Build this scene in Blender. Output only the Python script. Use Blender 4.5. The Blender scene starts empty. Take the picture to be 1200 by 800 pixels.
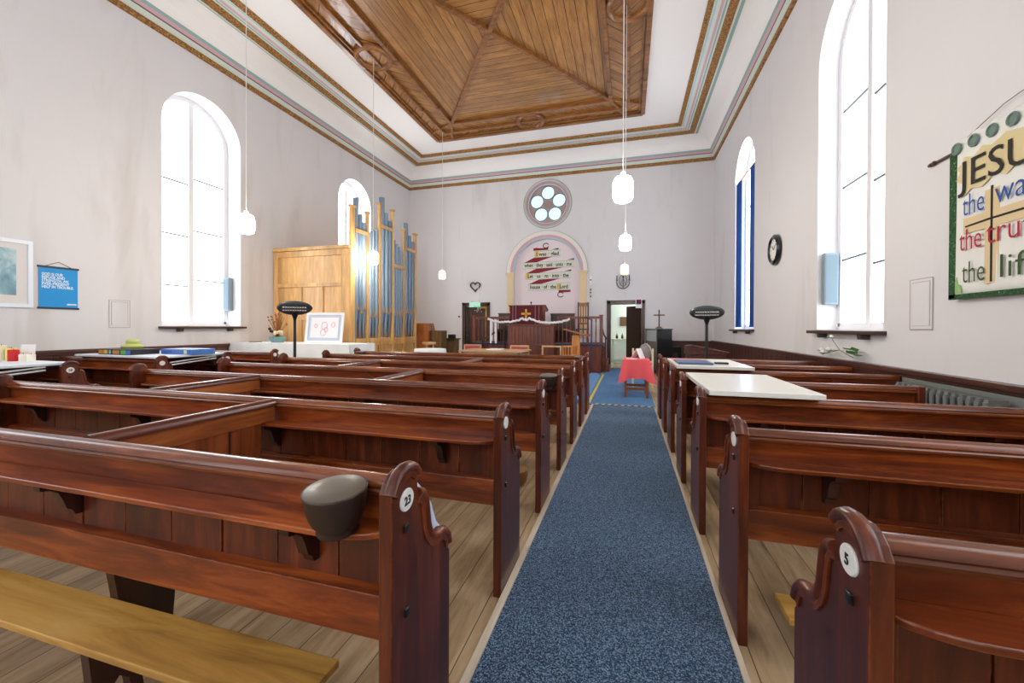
import bpy, bmesh, math, random
from mathutils import Vector, Matrix
random.seed(7)
PI = math.pi
scene = bpy.context.scene
COL = scene.collection

# ------------------------------------------------------------------ helpers
def srgb(r, g, b):
    f = lambda c: (c / 12.92) if c <= 0.04045 else ((c + 0.055) / 1.055) ** 2.4
    return (f(r / 255.0), f(g / 255.0), f(b / 255.0), 1.0)

class MB:
    """collects shapes, then links them as one mesh object"""
    def __init__(s):
        s.v = []; s.f = []; s.m = []
    def add(s, vs, fs, m=0):
        n = len(s.v)
        s.v += [tuple(p) for p in vs]
        s.f += [tuple(i + n for i in f) for f in fs]
        s.m += [m] * len(fs)
        return s
    def box(s, x0, x1, y0, y1, z0, z1, m=0):
        x0, x1 = min(x0, x1), max(x0, x1); y0, y1 = min(y0, y1), max(y0, y1)
        v = [(x0,y0,z0),(x1,y0,z0),(x1,y1,z0),(x0,y1,z0),(x0,y0,z1),(x1,y0,z1),(x1,y1,z1),(x0,y1,z1)]
        f = [(0,3,2,1),(4,5,6,7),(0,1,5,4),(1,2,6,5),(2,3,7,6),(3,0,4,7)]
        return s.add(v, f, m)
    def beam(s, a, b, w, h, m=0, up=(0,0,1)):
        a = Vector(a); b = Vector(b); d = (b - a).normalized(); u = Vector(up)
        r = d.cross(u)
        if r.length < 1e-4: r = d.cross(Vector((1,0,0)))
        r.normalize(); u = r.cross(d)
        v = []
        for p in (a, b):
            for sx, sz in ((-1,-1),(1,-1),(1,1),(-1,1)):
                v.append(p + r * (sx * w / 2) + u * (sz * h / 2))
        f = [(0,1,2,3),(7,6,5,4),(0,4,5,1),(1,5,6,2),(2,6,7,3),(3,7,4,0)]
        return s.add(v, f, m)
    def prism(s, poly, axis, a0, a1, m=0):
        """poly: list of 2D points; axis 'x': (y,z); 'y': (x,z); 'z': (x,y)"""
        n = len(poly)
        mk = {'x': lambda p, a: (a, p[0], p[1]), 'y': lambda p, a: (p[0], a, p[1]), 'z': lambda p, a: (p[0], p[1], a)}[axis]
        v = [mk(p, a0) for p in poly] + [mk(p, a1) for p in poly]
        f = [tuple(range(n)), tuple(range(2*n-1, n-1, -1))]
        for i in range(n):
            j = (i + 1) % n
            f.append((i, i + n, j + n, j))
        return s.add(v, f, m)
    def tube(s, path, r, n=8, closed=False, m=0, ra=None):
        P = [Vector(p) for p in path]; k = len(P); v = []; f = []
        prev = None
        for i, p in enumerate(P):
            a = P[i-1] if (i > 0 or closed) else P[i]
            b = P[(i+1) % k] if (i < k-1 or closed) else P[i]
            d = (b - a).normalized()
            if prev is None:
                u = d.cross(Vector((0,0,1)))
                if u.length < 1e-3: u = d.cross(Vector((1,0,0)))
            else:
                u = prev - d * prev.dot(d)
                if u.length < 1e-4: u = d.cross(Vector((0,0,1)))
            u.normalize(); prev = u; w = d.cross(u)
            rr = ra[i] if ra else r
            for q in range(n):
                t = 2*PI*q/n
                v.append(p + u*(rr*math.cos(t)) + w*(rr*math.sin(t)))
        for i in range(k if closed else k-1):
            for q in range(n):
                f.append((i*n+q, i*n+(q+1)%n, ((i+1)%k)*n+(q+1)%n, ((i+1)%k)*n+q))
        if not closed:
            f.append(tuple(range(n-1,-1,-1))); f.append(tuple((k-1)*n+q for q in range(n)))
        return s.add(v, f, m)
    def lathe(s, prof, c=(0,0,0), n=20, axis='z', m=0, sx=1.0, sy=1.0, caps=True):
        v = []; f = []
        mk = {'z': lambda x,y,h: (c[0]+x, c[1]+y, c[2]+h), 'y': lambda x,y,h: (c[0]+x, c[1]+h, c[2]+y), 'x': lambda x,y,h: (c[0]+h, c[1]+x, c[2]+y)}[axis]
        for r, h in prof:
            for q in range(n):
                t = 2*PI*q/n
                v.append(mk(r*sx*math.cos(t), r*sy*math.sin(t), h))
        k = len(prof)
        for i in range(k-1):
            for q in range(n):
                f.append((i*n+q, i*n+(q+1)%n, (i+1)*n+(q+1)%n, (i+1)*n+q))
        if caps and prof[0][0] > 1e-6: f.append(tuple(range(n-1,-1,-1)))
        if caps and prof[-1][0] > 1e-6: f.append(tuple((k-1)*n+q for q in range(n)))
        return s.add(v, f, m)
    def ball(s, c, r, n=10, m=0, sz=1.0):
        k = max(4, n//2)
        prof = [(max(1e-7, r*math.sin(PI*i/k)), -r*sz*math.cos(PI*i/k)) for i in range(k+1)]
        return s.lathe(prof, c, n, 'z', m)
    def esweep(s, path, xc, hx, hn, n=10, m=0):
        """elliptic bead along a (y,z) path, half width hx in x, hn along the normal"""
        k = len(path); v = []; f = []
        for i, (y, z) in enumerate(path):
            a = path[max(0, i-1)]; b = path[min(k-1, i+1)]
            dy, dz = b[0]-a[0], b[1]-a[1]; l = math.hypot(dy, dz) or 1
            ny, nz = -dz/l, dy/l
            for q in range(n):
                t = 2*PI*q/n
                c_, s_ = math.cos(t), math.sin(t)
                v.append((xc + hx*c_, y + ny*hn*s_, z + nz*hn*s_))
        for i in range(k-1):
            for q in range(n):
                f.append((i*n+q, i*n+(q+1)%n, (i+1)*n+(q+1)%n, (i+1)*n+q))
        f.append(tuple(range(n-1,-1,-1))); f.append(tuple((k-1)*n+q for q in range(n)))
        return s.add(v, f, m)
    def xform(s, M, start=0):
        s.v = s.v[:start] + [tuple(M @ Vector(p)) for p in s.v[start:]]
        return s
    def build(s, name, mats, parent=None, smooth=False, bevel=0, ang=38, seg=2):
        me = bpy.data.meshes.new(name)
        me.from_pydata(s.v, [], s.f)
        bm = bmesh.new(); bm.from_mesh(me)
        bmesh.ops.remove_doubles(bm, verts=bm.verts, dist=1e-6)
        bmesh.ops.recalc_face_normals(bm, faces=bm.faces)
        if smooth:
            for e in bm.edges:
                if len(e.link_faces) == 2 and e.calc_face_angle(0) > math.radians(ang): e.smooth = False
            for f in bm.faces: f.smooth = True
        keep = len(bm.faces) == len(s.m)
        bm.to_mesh(me); bm.free()
        if keep:
            me.polygons.foreach_set('material_index', s.m)
        if not isinstance(mats, (list, tuple)): mats = [mats]
        for m in mats: me.materials.append(m)
        o = bpy.data.objects.new(name, me); COL.objects.link(o)
        if parent is not None: o.parent = parent
        if bevel:
            b = o.modifiers.new('bevel', 'BEVEL'); b.width = bevel; b.segments = seg; b.limit_method = 'ANGLE'; b.angle_limit = math.radians(50)
            b.harden_normals = False
        return o

def tag(o, label=None, cat=None, group=None, kind=None):
    if label: o['label'] = label
    if cat: o['category'] = cat
    if group: o['group'] = group
    if kind: o['kind'] = kind
    return o
def thing(name, loc, label, cat, group=None, rz=0):
    o = bpy.data.objects.new(name, None); COL.objects.link(o)
    o.location = loc; o.rotation_euler = (0, 0, rz); o.empty_display_size = 0.1
    return tag(o, label, cat, group)
def struct(name, loc=(0,0,0)):
    o = bpy.data.objects.new(name, None); COL.objects.link(o); o.location = loc
    o['kind'] = 'structure'; return o
def copy_tree(o, parent=None):
    c = o.copy(); COL.objects.link(c)
    if parent is not None: c.parent = parent
    for ch in list(o.children):
        if ch.name.split('.')[0] == 'numeral': continue
        copy_tree(ch, c)
    return c
def text_mesh(body, size, origin, xdir, updir, mat, name='lettering', parent=None, ext=0.002, bold=0.0, align='LEFT', spacing=1.0, width=None):
    cu = bpy.data.curves.new('txt', 'FONT'); cu.body = body; cu.size = size; cu.extrude = ext
    cu.offset = bold; cu.align_x = align; cu.space_character = spacing; cu.resolution_u = 3
    ob = bpy.data.objects.new('txt', cu); COL.objects.link(ob)
    dg = bpy.context.evaluated_depsgraph_get(); dg.update()
    me = bpy.data.meshes.new_from_object(ob.evaluated_get(dg))
    bpy.data.objects.remove(ob); bpy.data.curves.remove(cu)
    x = Vector(xdir).normalized(); u = Vector(updir).normalized(); n = x.cross(u)
    sx = 1.0
    if width:
        xs = [v.co.x for v in me.vertices]; w = max(xs) - min(xs); sx = width / w
    M = Matrix(((x.x, u.x, n.x, origin[0]), (x.y, u.y, n.y, origin[1]), (x.z, u.z, n.z, origin[2]), (0,0,0,1))) @ Matrix.Diagonal((sx,1,1,1))
    me.transform(M); me.materials.clear(); me.materials.append(mat)
    o = bpy.data.objects.new(name, me); COL.objects.link(o)
    if parent is not None: o.parent = parent
    return o

# ------------------------------------------------------------------ materials
def mat(name, col, rough=0.5, metal=0.0, spec=0.5, coat=0.0, emit=None, es=0.0):
    m = bpy.data.materials.new(name); m.use_nodes = True
    b = m.node_tree.nodes['Principled BSDF']
    b.inputs['Base Color'].default_value = col
    b.inputs['Roughness'].default_value = rough
    b.inputs['Metallic'].default_value = metal
    b.inputs['Specular IOR Level'].default_value = spec
    b.inputs['Coat Weight'].default_value = coat
    if emit:
        b.inputs['Emission Color'].default_value = emit
        b.inputs['Emission Strength'].default_value = es
    return m
def N(m, t, **kw):
    n = m.node_tree.nodes.new(t)
    for k, v in kw.items(): setattr(n, k, v)
    return n
def ramp(m, fac, stops):
    r = N(m, 'ShaderNodeValToRGB'); e = r.color_ramp.elements
    while len(e) < len(stops): e.new(0.5)
    for i, (p, c) in enumerate(stops): e[i].position = p; e[i].color = c
    m.node_tree.links.new(fac, r.inputs['Fac']); return r.outputs['Color']
def mixc(m, fac, a, b, mode='MIX'):
    x = N(m, 'ShaderNodeMix', data_type='RGBA', blend_type=mode)
    L = m.node_tree.links
    if isinstance(fac, (int, float)): x.inputs[0].default_value = fac
    else: L.new(fac, x.inputs[0])
    for i, c in ((6, a), (7, b)):
        if isinstance(c, tuple): x.inputs[i].default_value = c
        else: L.new(c, x.inputs[i])
    return x.outputs[2]
def coords(m, scale=(1,1,1), rnd=True, rot=(0,0,0)):
    tc = N(m, 'ShaderNodeTexCoord'); mp = N(m, 'ShaderNodeMapping')
    mp.inputs['Scale'].default_value = scale; mp.inputs['Rotation'].default_value = rot
    L = m.node_tree.links
    if rnd:
        oi = N(m, 'ShaderNodeObjectInfo'); ad = N(m, 'ShaderNodeVectorMath', operation='MULTIPLY_ADD')
        cb = N(m, 'ShaderNodeCombineXYZ'); L.new(oi.outputs['Random'], cb.inputs[0]); L.new(oi.outputs['Random'], cb.inputs[1]); L.new(oi.outputs['Random'], cb.inputs[2])
        L.new(cb.outputs[0], ad.inputs[0]); ad.inputs[1].default_value = (17.0, 31.0, 23.0); L.new(tc.outputs['Object'], ad.inputs[2])
        L.new(ad.outputs[0], mp.inputs['Vector'])
    else:
        L.new(tc.outputs['Object'], mp.inputs['Vector'])
    return mp.outputs[0]
def noise(m, vec, scale, detail=4, rough=0.55, dist=0.0):
    n = N(m, 'ShaderNodeTexNoise'); n.inputs['Scale'].default_value = scale; n.inputs['Detail'].default_value = detail
    n.inputs['Roughness'].default_value = rough; n.inputs['Distortion'].default_value = dist
    m.node_tree.links.new(vec, n.inputs['Vector']); return n.outputs['Fac']
def bump(m, h, strength=0.2, dist=0.01):
    b = N(m, 'ShaderNodeBump'); b.inputs['Strength'].default_value = strength; b.inputs['Distance'].default_value = dist
    m.node_tree.links.new(h, b.inputs['Height'])
    m.node_tree.links.new(b.outputs[0], m.node_tree.nodes['Principled BSDF'].inputs['Normal'])
def setcol(m, c):
    m.node_tree.links.new(c, m.node_tree.nodes['Principled BSDF'].inputs['Base Color'])
def wood(name, dark, mid, light, axis='x', grain=6.0, rough=0.32, coat=0.3, rnd=True, knots=True, rvar=0.12, wear=None):
    m = mat(name, mid, rough, coat=coat)
    m.node_tree.nodes['Principled BSDF'].inputs['Coat Roughness'].default_value = 0.18
    st = {'x': (0.12,1,1), 'y': (1,0.12,1), 'z': (1,1,0.12)}[axis]
    v = coords(m, st, rnd)
    n1 = noise(m, v, grain*3, 6, 0.65, 0.6)
    n2 = noise(m, v, grain*0.35, 3, 0.5, 0.4)
    c1 = ramp(m, n1, [(0.25, dark), (0.5, mid), (0.75, light)])
    c2 = ramp(m, n2, [(0.35, (0.45,0.4,0.38,1)), (0.65, (1.25,1.2,1.15,1))])
    c = mixc(m, 0.6, c1, c2, 'MULTIPLY')
    if knots:
        v3 = coords(m, tuple(0.5*a + 0.4 for a in st), rnd)
        vo = N(m, 'ShaderNodeTexVoronoi'); vo.inputs['Scale'].default_value = 1.7; m.node_tree.links.new(v3, vo.inputs['Vector'])
        k = ramp(m, vo.outputs['Distance'], [(0.03, (0.25,0.2,0.2,1)), (0.09, (1,1,1,1))])
        c = mixc(m, 0.8, c, k, 'MULTIPLY')
    if wear:
        L = m.node_tree.links
        bv = N(m, 'ShaderNodeBevel', samples=4); bv.inputs['Radius'].default_value = .007
        ge = N(m, 'ShaderNodeNewGeometry'); dp = N(m, 'ShaderNodeVectorMath', operation='DOT_PRODUCT')
        L.new(bv.outputs[0], dp.inputs[0]); L.new(ge.outputs['True Normal'], dp.inputs[1])
        iv = N(m, 'ShaderNodeMath', operation='SUBTRACT'); iv.inputs[0].default_value = 1; L.new(dp.outputs['Value'], iv.inputs[1])
        e1 = N(m, 'ShaderNodeMapRange'); e1.inputs['From Min'].default_value = .03; e1.inputs['From Max'].default_value = .16; L.new(iv.outputs[0], e1.inputs['Value'])
        nw = noise(m, coords(m, (1,1,1), rnd), 14, 5, .7); e2 = N(m, 'ShaderNodeMapRange'); e2.inputs['From Min'].default_value = .44; e2.inputs['From Max'].default_value = .60; L.new(nw, e2.inputs['Value'])
        mu = N(m, 'ShaderNodeMath', operation='MULTIPLY'); L.new(e1.outputs[0], mu.inputs[0]); L.new(e2.outputs[0], mu.inputs[1])
        mv = N(m, 'ShaderNodeMath', operation='MULTIPLY'); mv.inputs[1].default_value = .75; L.new(mu.outputs[0], mv.inputs[0])
        c = mixc(m, mv.outputs[0], c, wear)
    setcol(m, c)
    r = N(m, 'ShaderNodeMapRange'); r.inputs['To Min'].default_value = rough-rvar; r.inputs['To Max'].default_value = rough+rvar
    m.node_tree.links.new(n2, r.inputs['Value']); m.node_tree.links.new(r.outputs[0], m.node_tree.nodes['Principled BSDF'].inputs['Roughness'])
    bump(m, n1, 0.08, 0.004)
    return m

PLASTER = mat('plaster', srgb(226,219,218), 0.85, spec=0.2)
def plaster_setup(m, base, stain, amount):
    v = coords(m, (1,1,1), False)
    n1 = noise(m, v, 0.55, 5, 0.6, 0.3); n2 = noise(m, v, 3.0, 6, 0.65); n3 = noise(m, coords(m, (1.2,1.2,0.25), False), 0.9, 4, 0.6, 0.5)
    c = mixc(m, n1, base, tuple(a*b for a, b in zip(base, (0.93,0.94,0.96,1))))
    k = ramp(m, n3, [(0.56, (0,0,0,1)), (0.74, (1,1,1,1))])
    sm = N(m, 'ShaderNodeMath', operation='MULTIPLY'); sm.inputs[1].default_value = amount
    m.node_tree.links.new(k, sm.inputs[0])
    c = mixc(m, sm.outputs[0], c, stain)
    setcol(m, c); bump(m, n2, 0.12, 0.02)
plaster_setup(PLASTER, srgb(230,228,229), srgb(196,190,184), 0.5)
WHITEP = mat('white paint', srgb(232,232,236), 0.5)
CEILW = mat('ceiling plaster', srgb(251,249,247), 0.85, spec=0.2)
PEW = wood('pew varnish', srgb(56,20,5), srgb(126,54,17), srgb(186,98,38), 'x', 5, 0.30, 0.12, wear=srgb(206,134,66))
PEWV = wood('pew varnish upright', srgb(46,17,7), srgb(94,38,15), srgb(136,64,28), 'z', 5, 0.34, 0.06, wear=srgb(196,116,56))
PEWC = wood('pew rail polished', srgb(60,27,11), srgb(118,58,24), srgb(162,92,42), 'x', 5, 0.22, 0.35)
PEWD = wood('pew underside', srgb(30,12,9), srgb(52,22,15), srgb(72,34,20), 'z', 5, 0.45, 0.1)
DADO = wood('dado boards', srgb(48,24,20), srgb(82,44,36), srgb(112,66,52), 'y', 5, 0.38, 0.2)
DARKW = wood('dark oak', srgb(38,22,18), srgb(66,40,32), srgb(92,58,44), 'z', 6, 0.4, 0.2, knots=False)
PINE = wood('bench pine', srgb(158,112,52), srgb(216,168,84), srgb(236,198,118), 'x', 3.5, 0.45, 0.1)
OAK = wood('organ oak', srgb(200,148,86), srgb(226,178,112), srgb(240,200,140), 'z', 6, 0.36, 0.2, knots=False)
OAKD = wood('organ oak front', srgb(196,146,80), srgb(222,176,108), srgb(236,198,134), 'z', 6, 0.36, 0.2, knots=False)
LIGHTW = wood('beech', srgb(196,150,98), srgb(218,178,126), srgb(232,198,150), 'x', 5, 0.4, 0.1, knots=False)
CHAIRW = wood('chair pine', srgb(170,100,44), srgb(204,134,66), srgb(222,160,92), 'z', 5, 0.4, 0.1, knots=False)
REDW = wood('rostrum mahogany', srgb(74,32,22), srgb(122,60,42), srgb(150,84,58), 'z', 6, 0.36, 0.1, knots=False)
CONS = wood('console walnut', srgb(110,58,24), srgb(150,86,40), srgb(176,110,58), 'z', 5, 0.38, 0.2, knots=False)
OLIVE = wood('olive boards', srgb(70,50,26), srgb(104,78,44), srgb(128,100,60), 'z', 5, 0.45, 0.1, knots=False)

def planks(name, d, width, base, dark, light, rough=0.35, coat=0.25, gap=0.035, along=None):
    """boards: stripes counted along the horizontal direction d"""
    m = mat(name, base, rough, coat=coat)
    L = m.node_tree.links
    tc = N(m, 'ShaderNodeTexCoord'); dt = N(m, 'ShaderNodeVectorMath', operation='DOT_PRODUCT'); dt.inputs[1].default_value = (d[0], d[1], 0)
    L.new(tc.outputs['Object'], dt.inputs[0])
    dv = N(m, 'ShaderNodeMath', operation='DIVIDE'); dv.inputs[1].default_value = width; L.new(dt.outputs['Value'], dv.inputs[0])
    fr = N(m, 'ShaderNodeMath', operation='FRACT'); L.new(dv.outputs[0], fr.inputs[0])
    fl = N(m, 'ShaderNodeMath', operation='FLOOR'); L.new(dv.outputs[0], fl.inputs[0])
    wn = N(m, 'ShaderNodeTexWhiteNoise', noise_dimensions='1D'); L.new(fl.outputs[0], wn.inputs['W'])
    # grain runs along the board
    e = (-d[1], d[0])
    cb = N(m, 'ShaderNodeVectorMath', operation='DOT_PRODUCT'); cb.inputs[1].default_value = (e[0]*0.12, e[1]*0.12, 0); L.new(tc.outputs['Object'], cb.inputs[0])
    vv = N(m, 'ShaderNodeCombineXYZ'); L.new(cb.outputs['Value'], vv.inputs[0]); L.new(dt.outputs['Value'], vv.inputs[1]); L.new(wn.outputs['Value'], vv.inputs[2])
    n1 = noise(m, vv.outputs[0], 16, 6, 0.65, 0.6)
    c = ramp(m, n1, [(0.25, dark), (0.5, base), (0.78, light)])
    tone = ramp(m, wn.outputs['Value'], [(0.0, (0.72,0.70,0.68,1)), (1.0, (1.12,1.1,1.06,1))])
    c = mixc(m, 0.75, c, tone, 'MULTIPLY')
    n2 = noise(m, coords(m, (1,1,1), False), 1.3, 4, 0.6)
    c = mixc(m, 0.5, c, ramp(m, n2, [(0.3,(0.72,0.7,0.7,1)),(0.7,(1.1,1.1,1.1,1))]), 'MULTIPLY')
    g1 = N(m, 'ShaderNodeMath', operation='LESS_THAN'); g1.inputs[1].default_value = gap; L.new(fr.outputs[0], g1.inputs[0])
    c = mixc(m, g1.outputs[0], c, tuple(x*0.25 for x in dark[:3]) + (1,))
    setcol(m, c)
    inv = N(m, 'ShaderNodeMath', operation='SUBTRACT'); inv.inputs[0].default_value = 1; L.new(g1.outputs[0], inv.inputs[1])
    bump(m, inv.outputs[0], 0.5, 0.008)
    return m
FLOORM = planks('floor boards', (1,0), 0.165, srgb(184,158,122), srgb(134,108,78), srgb(206,186,154), 0.5, 0.05, 0.025)
cb_, cd_, cl_ = srgb(176,124,64), srgb(128,82,36), srgb(202,152,88)
CPX = planks('ceiling boards along room', (1,0), 0.20, cb_, cd_, cl_, 0.3, 0.3, 0.07)
CPY = planks('ceiling boards across room', (0,1), 0.20, cb_, cd_, cl_, 0.3, 0.3, 0.07)
q = math.sqrt(0.5)
CPD = planks('ceiling boards diagonal', (q,q), 0.26, srgb(168,116,58), cd_, cl_, 0.22, 0.4, 0.06)
CPE = planks('ceiling boards counter diagonal', (q,-q), 0.26, srgb(168,116,58), cd_, cl_, 0.22, 0.4, 0.06)
RIB = wood('ceiling rib', srgb(98,58,24), srgb(144,92,42), srgb(178,122,62), 'x', 5, 0.3, 0.3, knots=False)

def carpet_mat(name, a, b, c_):
    m = mat(name, b, 0.95, spec=0.15)
    v = coords(m, (1,1,1), False)
    n = noise(m, v, 140, 3, 0.8); n2 = noise(m, v, 1.1, 3, 0.5)
    col = ramp(m, n, [(0.40, a), (0.5, b), (0.60, c_)])
    col = mixc(m, 0.5, col, ramp(m, n2, [(0.35,(0.8,0.8,0.82,1)),(0.65,(1.1,1.1,1.1,1))]), 'MULTIPLY')
    setcol(m, col); bump(m, n, 0.6, 0.01)
    p_ = m.node_tree.nodes['Principled BSDF']; p_.inputs['Sheen Weight'].default_value = .45; p_.inputs['Sheen Roughness'].default_value = .35; p_.inputs['Sheen Tint'].default_value = (.45,.68,.95,1)
    return m
CARPET = carpet_mat('blue carpet', srgb(16,30,46), srgb(44,66,92), srgb(134,158,186))
CARPETF = carpet_mat('front blue carpet', srgb(44,88,140), srgb(84,140,200), srgb(140,186,230))
CARPETF2 = carpet_mat('crossing blue carpet', srgb(32,66,112), srgb(62,110,166), srgb(110,156,206))
CARPETN = carpet_mat('navy carpet', srgb(22,30,54), srgb(44,58,92), srgb(80,96,130))

GOLD = mat('gilded moulding', srgb(150,104,44), 0.4, 0.15)
def gold_setup():
    m = GOLD; v = coords(m, (1,1,1), False)
    w = N(m, 'ShaderNodeTexVoronoi'); w.inputs['Scale'].default_value = 30; m.node_tree.links.new(v, w.inputs['Vector'])
    c = ramp(m, w.outputs['Distance'], [(0.1, srgb(200,158,92)), (0.5, srgb(158,108,46)), (0.9, srgb(112,72,28))])
    setcol(m, c); bump(m, w.outputs['Distance'], 0.8, 0.02)
gold_setup()
PINK = mat('pink paint', srgb(214,174,184), 0.6)
TEAL = mat('pale teal paint', srgb(150,182,178), 0.6)
PALEB = mat('pale blue paint', srgb(176,212,222), 0.6)
MINT = mat('mint white paint', srgb(218,228,218), 0.6)
GREY1 = mat('grey lilac paint', srgb(176,160,162), 0.7)
DARKL = mat('dark line paint', srgb(110,92,96), 0.6)
CREAM = mat('cream stone paint', srgb(230,208,166), 0.6)
IVORY = mat('ivory paint', srgb(238,232,224), 0.6)
NICHE = mat('niche plaster', srgb(238,226,230), 0.8, spec=0.2)
SKYGL = mat('bright frosted glass', srgb(240,246,255), 0.3, emit=(0.90,0.95,1.0,1), es=3.0)
SKYGL3 = mat('bright rear glass', srgb(240,246,255), 0.3, emit=(0.90,0.95,1.0,1), es=6.0)
SKYGL2 = mat('bright off-view glass', srgb(240,246,255), 0.3, emit=(0.92,0.96,1.0,1), es=2.3)  # emission for out-of-view windows, the added front ones included
SKYB = mat('bright tinted glass', srgb(200,235,245), 0.3, emit=(0.62,0.86,0.95,1), es=0.6)
LAMP = mat('opal lamp glass', srgb(255,246,228), 0.3, emit=(1.0,0.92,0.79,1), es=80.0)
LAMPOFF_GLOW = mat('unlit opal glass with painted glow', srgb(244,236,206), 0.3, emit=(1.0,0.9,0.7,1), es=0.6)  # weak emission paints a glow on shades that are off
BLACK = mat('black', srgb(22,22,25), 0.4)
BLACKG = mat('black gloss', srgb(24,26,28), 0.18, coat=0.4)
IRON = mat('dark iron', srgb(48,40,36), 0.5, 0.4)
STEELD = mat('dark grey metal', srgb(66,72,76), 0.35, 0.5)
STEEL = mat('steel', srgb(190,196,200), 0.25, 0.9)
RADM = mat('radiator grey', srgb(126,130,126), 0.45, 0.1)
PLATE = mat('enamel plate', srgb(240,240,236), 0.3)
INK = mat('black ink', srgb(20,20,20), 0.6)
LEATH = mat('dark leather', srgb(48,32,24), 0.45)
LEATHT = mat('grey leather top', srgb(98,88,76), 0.35)
LAMIN = mat('cream laminate', srgb(240,239,230), 0.25)
LAMIW = mat('white laminate', srgb(226,234,242), 0.5, spec=0.3)
CLOTHW = mat('white cloth', srgb(246,248,246), 0.8)
CLOTHC = mat('pink cloth', srgb(236,92,100), 0.8)
CORD = mat('white flex', srgb(230,228,224), 0.5)
SPKR = mat('pale blue grey case', srgb(130,148,158), 0.5)
PIPE = wood('painted organ pipe', srgb(106,130,152), srgb(128,152,176), srgb(146,170,192), 'z', 3, 0.5, 0.0, knots=False)
PIPE.node_tree.nodes['Principled BSDF'].inputs['Metallic'].default_value = 0.1
MOUTH = mat('pipe mouth gilt', srgb(190,150,96), 0.4, 0.3)
SILL = wood('sill', srgb(40,26,22), srgb(66,44,36), srgb(88,60,48), 'y', 5, 0.45, 0.1, knots=False)
BLUEC = mat('blue curtain', srgb(40,88,168), 0.8)
STRIP = wood('edging strip', srgb(150,136,118), srgb(186,174,156), srgb(206,196,180), 'y', 4, 0.5, 0.0, knots=False)
RED = mat('crimson cloth', srgb(92,20,28), 0.8)
GOLDP = mat('gold thread', srgb(228,170,60), 0.5)
YEL = mat('yellow tape', srgb(226,208,96), 0.6)
GREENL = mat('leaf green', srgb(66,120,44), 0.6)
PETAL = mat('white petal', srgb(240,242,236), 0.7)
PAPER = mat('paper', srgb(244,244,246), 0.8)

# ------------------------------------------------------------------ room shell
XL, XR, YB, YF, ZC = -8.15, 2.60, 14.0, -3.0, 7.38
WT = 0.45

def arch_pts(c, hw, sill, spring, n=20):
    pts = [(c-hw, sill), (c+hw, sill), (c+hw, spring)]
    for i in range(1, n): 
        t = PI*i/n; pts.append((c+hw*math.cos(t), spring+hw*math.sin(t)))
    pts.append((c-hw, spring)); return pts
def holed_wall(name, outer, holes, mk, thick, mats):
    """flat wall with holes; mk(u,v,d) gives the point at depth d behind the face"""
    bm = bmesh.new(); edges = []
    for loop in [outer] + holes:
        vs = [bm.verts.new(mk(u, v, 0)) for u, v in loop]
        for i in range(len(vs)): edges.append(bm.edges.new((vs[i], vs[(i+1) % len(vs)])))
    bmesh.ops.triangle_fill(bm, use_beauty=True, edges=edges)
    off = Vector(mk(0,0,thick)) - Vector(mk(0,0,0))
    r = bmesh.ops.extrude_face_region(bm, geom=list(bm.faces))
    nv = [g for g in r['geom'] if isinstance(g, bmesh.types.BMVert)]
    bmesh.ops.translate(bm, verts=nv, vec=off)
    bmesh.ops.recalc_face_normals(bm, faces=bm.faces)
    me = bpy.data.meshes.new(name); bm.to_mesh(me); bm.free()
    for m in mats: me.materials.append(m)
    o = bpy.data.objects.new(name, me); COL.objects.link(o); o['kind'] = 'structure'; return o

WIN_L = [(1.35, .78, 1.36, 5.14), (6.11, .78, 1.36, 5.14), (10.78, .78, 1.36, 5.12)]
WIN_R = [(1.30, .78, 1.34, 4.98), (5.98, .785, 1.34, 4.98), (10.62, .83, 1.34, 4.92)]
wl = holed_wall('wall_left', [(YF,0),(YB+WT,0),(YB+WT,7.5),(YF,7.5)], [arch_pts(*w) for w in WIN_L], lambda u,v,d: (XL-d,u,v), WT, [PLASTER])
wr = holed_wall('wall_right', [(YF,0),(YB+WT,0),(YB+WT,7.5),(YF,7.5)], [arch_pts(*w) for w in WIN_R], lambda u,v,d: (XR+d,u,v), WT, [PLASTER])
ROSE = (-2.73, 5.69)
rose_hole = [(ROSE[0]+.68*math.cos(2*PI*i/36), ROSE[1]+.68*math.sin(2*PI*i/36)) for i in range(36)]
DR = (-.55, .42, 2.15)
door_r = [(DR[0],0.0),(DR[1],0.0),(DR[1],DR[2]),(DR[0],DR[2])]
DL = (-5.80, -4.96, 2.14)
outer_b = [(XL,0),(DL[0],0),(DL[0],DL[2]),(DL[1],DL[2]),(DL[1],0),(DR[0],0),(DR[0],DR[2]),(DR[1],DR[2]),(DR[1],0),(XR,0),(XR,7.5),(XL,7.5)]
NX, NHW, NSP = -2.765, 1.17, 3.30
niche = [(NX-NHW,1.0),(NX+NHW,1.0),(NX+NHW,NSP)] + [(NX+NHW*math.cos(PI*i/24), NSP+NHW*math.sin(PI*i/24)) for i in range(1,24)] + [(NX-NHW,NSP)]
wb = holed_wall('wall_back', outer_b, [rose_hole, niche], lambda u,v,d: (u,YB+d,v), WT, [PLASTER])
FILL_WIN_F = [(-6.2, .85, 1.2, 4.9), (-2.775, 1.0, 1.2, 5.2), (.65, .85, 1.2, 4.9)]  # unseen windows behind the camera, added for frontal fill light
holed_wall('wall_front', [(XL-WT,0),(XR+WT,0),(XR+WT,7.5),(XL-WT,7.5)], [arch_pts(*w) for w in FILL_WIN_F], lambda u,v,d: (u,YF-d,v), .3, [PLASTER])
m_ = MB(); m_.box(XL-WT, XR+WT, YF-.3, YB+3.2, -.2, 0); o = m_.build('floor', FLOORM); o['kind'] = 'structure'
# niche back
m_ = MB(); m_.box(NX-NHW-.1, NX+NHW+.1, YB+.12, YB+.16, .9, NSP+NHW+.1); o = m_.build('trim_5', NICHE); o['kind'] = 'structure'

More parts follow.
